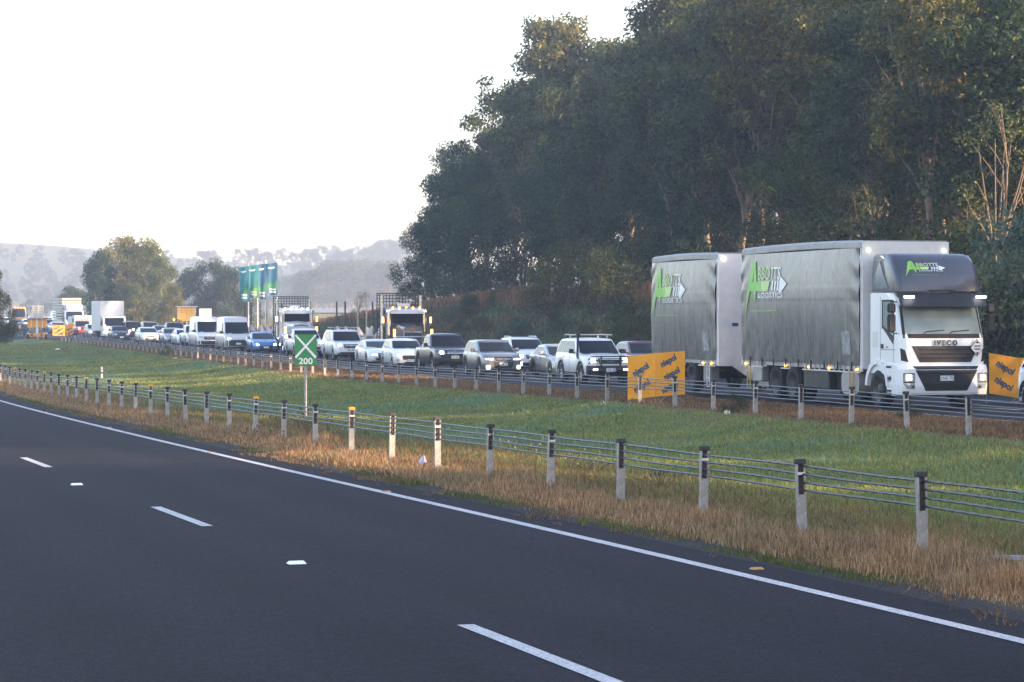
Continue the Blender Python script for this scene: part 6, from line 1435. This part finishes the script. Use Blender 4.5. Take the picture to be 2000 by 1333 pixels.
# flags
TEAL = plain('flag_teal', (.030, .19, .24), .7, var=.15, scale=1.); FBL = plain('flag_blue', (.02, .10, .20), .7, var=.15); FGR = plain('flag_green', (.035, .19, .09), .7, var=.1); FLG = plain('flag_lime', (.09, .26, .07), .7); FW = plain('flag_white', (.62, .66, .66), .7)
FL = [('leftmost teal flag, palest of the four, on a white pole', 485, 464, 520, 590, 0), ('second flag from the left, teal with a broad green hill shape', 503, 480, 518, 583, 1), ('third flag from the left, dark blue with white lettering at its foot', 519, 500, 515, 586, 2), ('rightmost flag, tallest, blue over green on a white pole', 541, 517, 513, 578, 3)]
for lb, ppx, lpx, yt, yb, k in FL:
    Y = 262. + k * 1.5; sx = FPX / Y; X = (ppx - 1000) / sx; g = gzf(X, Y); zt = CAMZ + (HY - yt) / sx - g; zb = CAMZ + (HY - yb) / sx - g
    V = thing('flag', lb, 'flag', (X, Y, g), 0., 'flags on tall white poles'); W_ = (ppx - lpx) / sx; H_ = zt - zb
    MB().tube([(0, .12, -.2), (0, .12, zt + .35)], .05, 8, r1=.035).build('flag_pole', MAST, V)
    def fs(a, b, k=k, W_=W_, H_=H_, zt=zt): return (.06 - a * W_ + (1 - b) * .0 + (1 - b) * .26 * W_ * a, -.02 + .10 * math.sin(a * 7 + b * 3 + k) * a, zt - (1 - b) * H_ - a * .25 * (b - .3))
    def fpatch(nm, a0, a1, b0, b1, mat, off=0., top=None, n=8):
        m = MB(); vs = []
        for j in range(n + 1):
            for i in range(n + 1):
                a = a0 + (a1 - a0) * i / n; bb1 = top(a) if top else b1; p = fs(a, b0 + (bb1 - b0) * j / n); vs.append((p[0], p[1] - off, p[2]))
        m.add(vs, [(j * (n + 1) + i, j * (n + 1) + i + 1, (j + 1) * (n + 1) + i + 1, (j + 1) * (n + 1) + i) for j in range(n) for i in range(n)], True); return m
    cl = fpatch('flag_cloth', 0, 1, 0, 1, None).build('flag_cloth', TEAL if k < 2 else FBL, V)
    fpatch('p', .02, .98, .18, .4, FGR, .02, lambda a, k=k: .30 + .20 * (1 - a) + .05 * math.sin(a * 6 + k)).build('flag_print', FGR, cl)
    if k in (1,): fpatch('p', .02, .5, .02, .3, FLG, .03).build('flag_print', FLG, cl)
    m = MB(); n = 14; ce = (.52, .88)
    m.add([(lambda p: (p[0], p[1] - .04, p[2]))(fs(ce[0] + .30 * math.cos(t), ce[1] + .055 * math.sin(t))) for t in np.linspace(math.pi, 2 * math.pi, n)], [tuple(range(n))]); m.build('flag_emblem', FW, cl)
    for i, (h, tx) in enumerate(((.19, 'parcel'), (.11, 'select'))):
        me = text_mesh('\u2014\u2014', .3, FW, 0., .05) if False else None
        fpatch('p', .2, .85, h - .03, h + .02, FW, .03).build('flag_lettering', FW, cl)
# guide post in the median, litter, plank, guard rail
def small(px, py, fn, name, lb, cat):
    x, y, z = ground_at(px, py); o = fn(); o.name = name; o.location = (x, y, gzf(x, y)); tag(o, lb, cat); return o
x, y, z = ground_at(199, 741, -.5); o = thing('guide_post', 'small white guide post alone in the median grass at left', 'guide post', (x, y, gzf(x, y)), .1)
MB().cbox(-.05, -.02, -.2, .05, .02, .62, .008).build('post', MAST, o); MB().box(-.052, -.025, .28, .052, -.02, .36).build('reflector_band', plain('band_red', (.35, .04, .03), .5), o)
def scrap(c, w, h, seed):
    r = random.Random(seed); m = MB(); n = 4; vs = [(w * (i / (n - 1) - .5) + r.uniform(-.02, .02), h * (j / (n - 1) - .5) + r.uniform(-.02, .02), .03 + abs(r.gauss(0, .05))) for j in range(n) for i in range(n)]
    m.add(vs, [(j * n + i, j * n + i + 1, (j + 1) * n + i + 1, (j + 1) * n + i) for j in range(n - 1) for i in range(n - 1)]); return put('litter', m.mesh('litter', plain('litter_%d' % seed, c, .6)))
small(260, 817, lambda: scrap((.30, .45, .62), .22, .16, 1), 'litter', 'crumpled pale blue scrap in the brown grass at left', 'litter')
small(826, 912, lambda: scrap((.45, .45, .55), .16, .10, 2), 'litter', 'small grey-violet scrap in dry grass right of the sunlit tufts', 'litter')
small(341, 702, lambda: scrap((.7, .7, .68), .35, .2, 3), 'litter', 'white scrap on the grass just below the far barrier at left', 'litter')
small(113, 684, lambda: scrap((.7, .7, .68), .4, .25, 4), 'litter', 'tiny white scrap in the median far left', 'litter')
small(1420, 813, lambda: scrap((.6, .6, .45), .12, .1, 5), 'litter', 'small pale scrap beneath the far barrier right of the orange board', 'litter')
def plank():
    m = MB(); m.loft([[(x, y_ * (.6 + .4 * math.sin(x * 3 + 2)), z_ + .03 * math.cos(x * 4)) for y_, z_ in ((-.09, .05), (.09, .05), (.07, .085), (-.07, .09))] for x in np.linspace(-.5, .6, 8)], smooth=False); return m.build('board_scrap', plain('weathered_wood', (.26, .25, .28), .8, var=.3))
small(1975, 1108, plank, 'board_scrap', 'weathered grey-violet plank lying in dry grass at the right edge', 'plank')
m = MB()   # steel guard rail beyond the truck at the right
R_ = thing('guard_rail', 'short grey steel guard rail between the white cab and the right orange board', 'guard rail', (float(F(62)) + 17.2, 66, gzf(float(F(62)) + 17.2, 66)), -math.atan(-.28))
R_.rotation_euler = (0, 0, math.atan(.28)); 
prof = [(.0, .48), (-.05, .52), (-.05, .57), (.0, .61), (.0, .65), (-.05, .69), (-.05, .74), (.0, .78), (.01, .78), (.01, .48)]
MB().loft([[(y_, yy, z) for y_, z in prof] for yy in (-14, 0, 14)], smooth=False).build('rail', GALV, R_)
for k in range(12): MB().box(.01, -13 + k * 2.4, -.3, .10, -12.93 + k * 2.4, .8).build('post', GALV, R_)
# grey shed and gate behind the log trucks
Y = 330.; X = (650 - 1000) / FPX * Y; V = thing('shed', 'low grey-green shed with pale base seen between the log trucks', 'shed', (X, Y, gzf(X, Y)), 0.)
MB().box(-4.5, 0, .7, 4.5, 6, 2.6).build('wall', plain('shed_grey', (.16, .18, .16), .7), V); MB().box(-4.6, -.05, -.2, 4.6, 6.1, .7).build('wall_base', plain('shed_base', (.5, .5, .5), .7), V)
MB().add([(-4.8, -.3, 2.6), (4.8, -.3, 2.6), (4.8, 3, 3.2), (-4.8, 3, 3.2), (-4.8, 6.3, 2.6), (4.8, 6.3, 2.6)], [(0, 1, 2, 3), (3, 2, 5, 4), (0, 3, 4), (1, 5, 2)]).build('roof', plain('shed_roof', (.22, .23, .22), .6), V)
# mast on the far hill
Yp = 2400.; X = (122 - 1000) / FPX * Yp; gp = gzf(X, Yp); zt = CAMZ + (HY - 464) * Yp / FPX; o = MB().tube([(0, 0, -5), (0, 0, zt - gp)], .9, 8, r1=.5).build('radio_mast', plain('mast_grey', (.25, .25, .27), .6)); o.location = (X, Yp, gp); tag(o, 'thin pale mast standing on the hazy hill skyline at far left', 'mast')
# weeds and seed heads behind the near barrier
def weed(px, py, h, col, lb, n=9, seed=1):
    r = random.Random(seed); x, y, z = ground_at(px, py); m = MB(); hd = MB()
    for k in range(n):
        a, b = r.gauss(0, .16), r.gauss(0, .16); e = (a * 2.2, b * 2.2, h * r.uniform(.6, 1)); m.tube([(a * .3, b * .3, 0), (a, b, e[2] * .6), e], .006, 4)
        hd.cbox(e[0] - .012, e[1] - .012, e[2] - .02, e[0] + .012, e[1] + .012, e[2] + .015, .006)
    o = thing('weed', lb, 'weed', (x, y, gzf(x, y)), 0.); m.build('stem', plain('weed_stem', (.10, .07, .04), .9), o); tag(hd.build('seed_head', plain('seed_%s' % col, {'dark': (.03, .02, .015), 'pale': (.36, .28, .18)}[col], .9), o), kind='stuff')
for i, (px, py, h, c, lb) in enumerate(((600, 850, .75, 'dark', 'clump of dark dry weeds at the foot of the green sign post'), (640, 856, .6, 'dark', 'dark weed tuft just right of the green sign post foot'), (560, 846, .6, 'dark', 'dark weed tuft just left of the green sign post foot'),
      (1110, 925, .42, 'pale', 'pale seed heads behind the near barrier at centre right'), (1150, 930, .36, 'pale', 'second patch of pale seed heads behind the near barrier'), (1020, 905, .5, 'pale', 'pale dandelion-like heads by the barrier post at centre'),
      (1290, 960, .35, 'dark', 'sparse dark seed heads right of centre behind the near ropes'), (490, 870, .4, 'dark', 'thin dark weeds at the post with an orange cap'))): weed(px, py, h, c, lb, 10, i)
x, y = 0, 0
for px, py, s, lb in ((1430, 806, .15, 'low dark bush growing under the far barrier right of the orange board'), (1772, 818, .13, 'reddish dry tuft at the far barrier below the white cab'), (323, 694, .2, 'small dark shrub at the far barrier at left')):
    x, y, z = ground_at(px, py); plant('bush', BUSH[1], x, y, 1., s, lb, 'bush')
# ---------------------------------------------------------------- morning haze
b = MB().box(-1900, -300, -6, 1900, 3200, 130)
hm = bpy.data.materials.new('haze'); hm.use_nodes = True; hn = hm.node_tree.nodes; hn.clear()
ho = hn.new('ShaderNodeOutputMaterial'); hv = hn.new('ShaderNodeVolumePrincipled')
hv.inputs['Color'].default_value = (.64, .71, .84, 1); hv.inputs['Density'].default_value = HAZE; hv.inputs['Anisotropy'].default_value = .35
hm.node_tree.links.new(hv.outputs[0], ho.inputs['Volume'])
o = b.build('haze', hm); tag(o, kind='stuff')
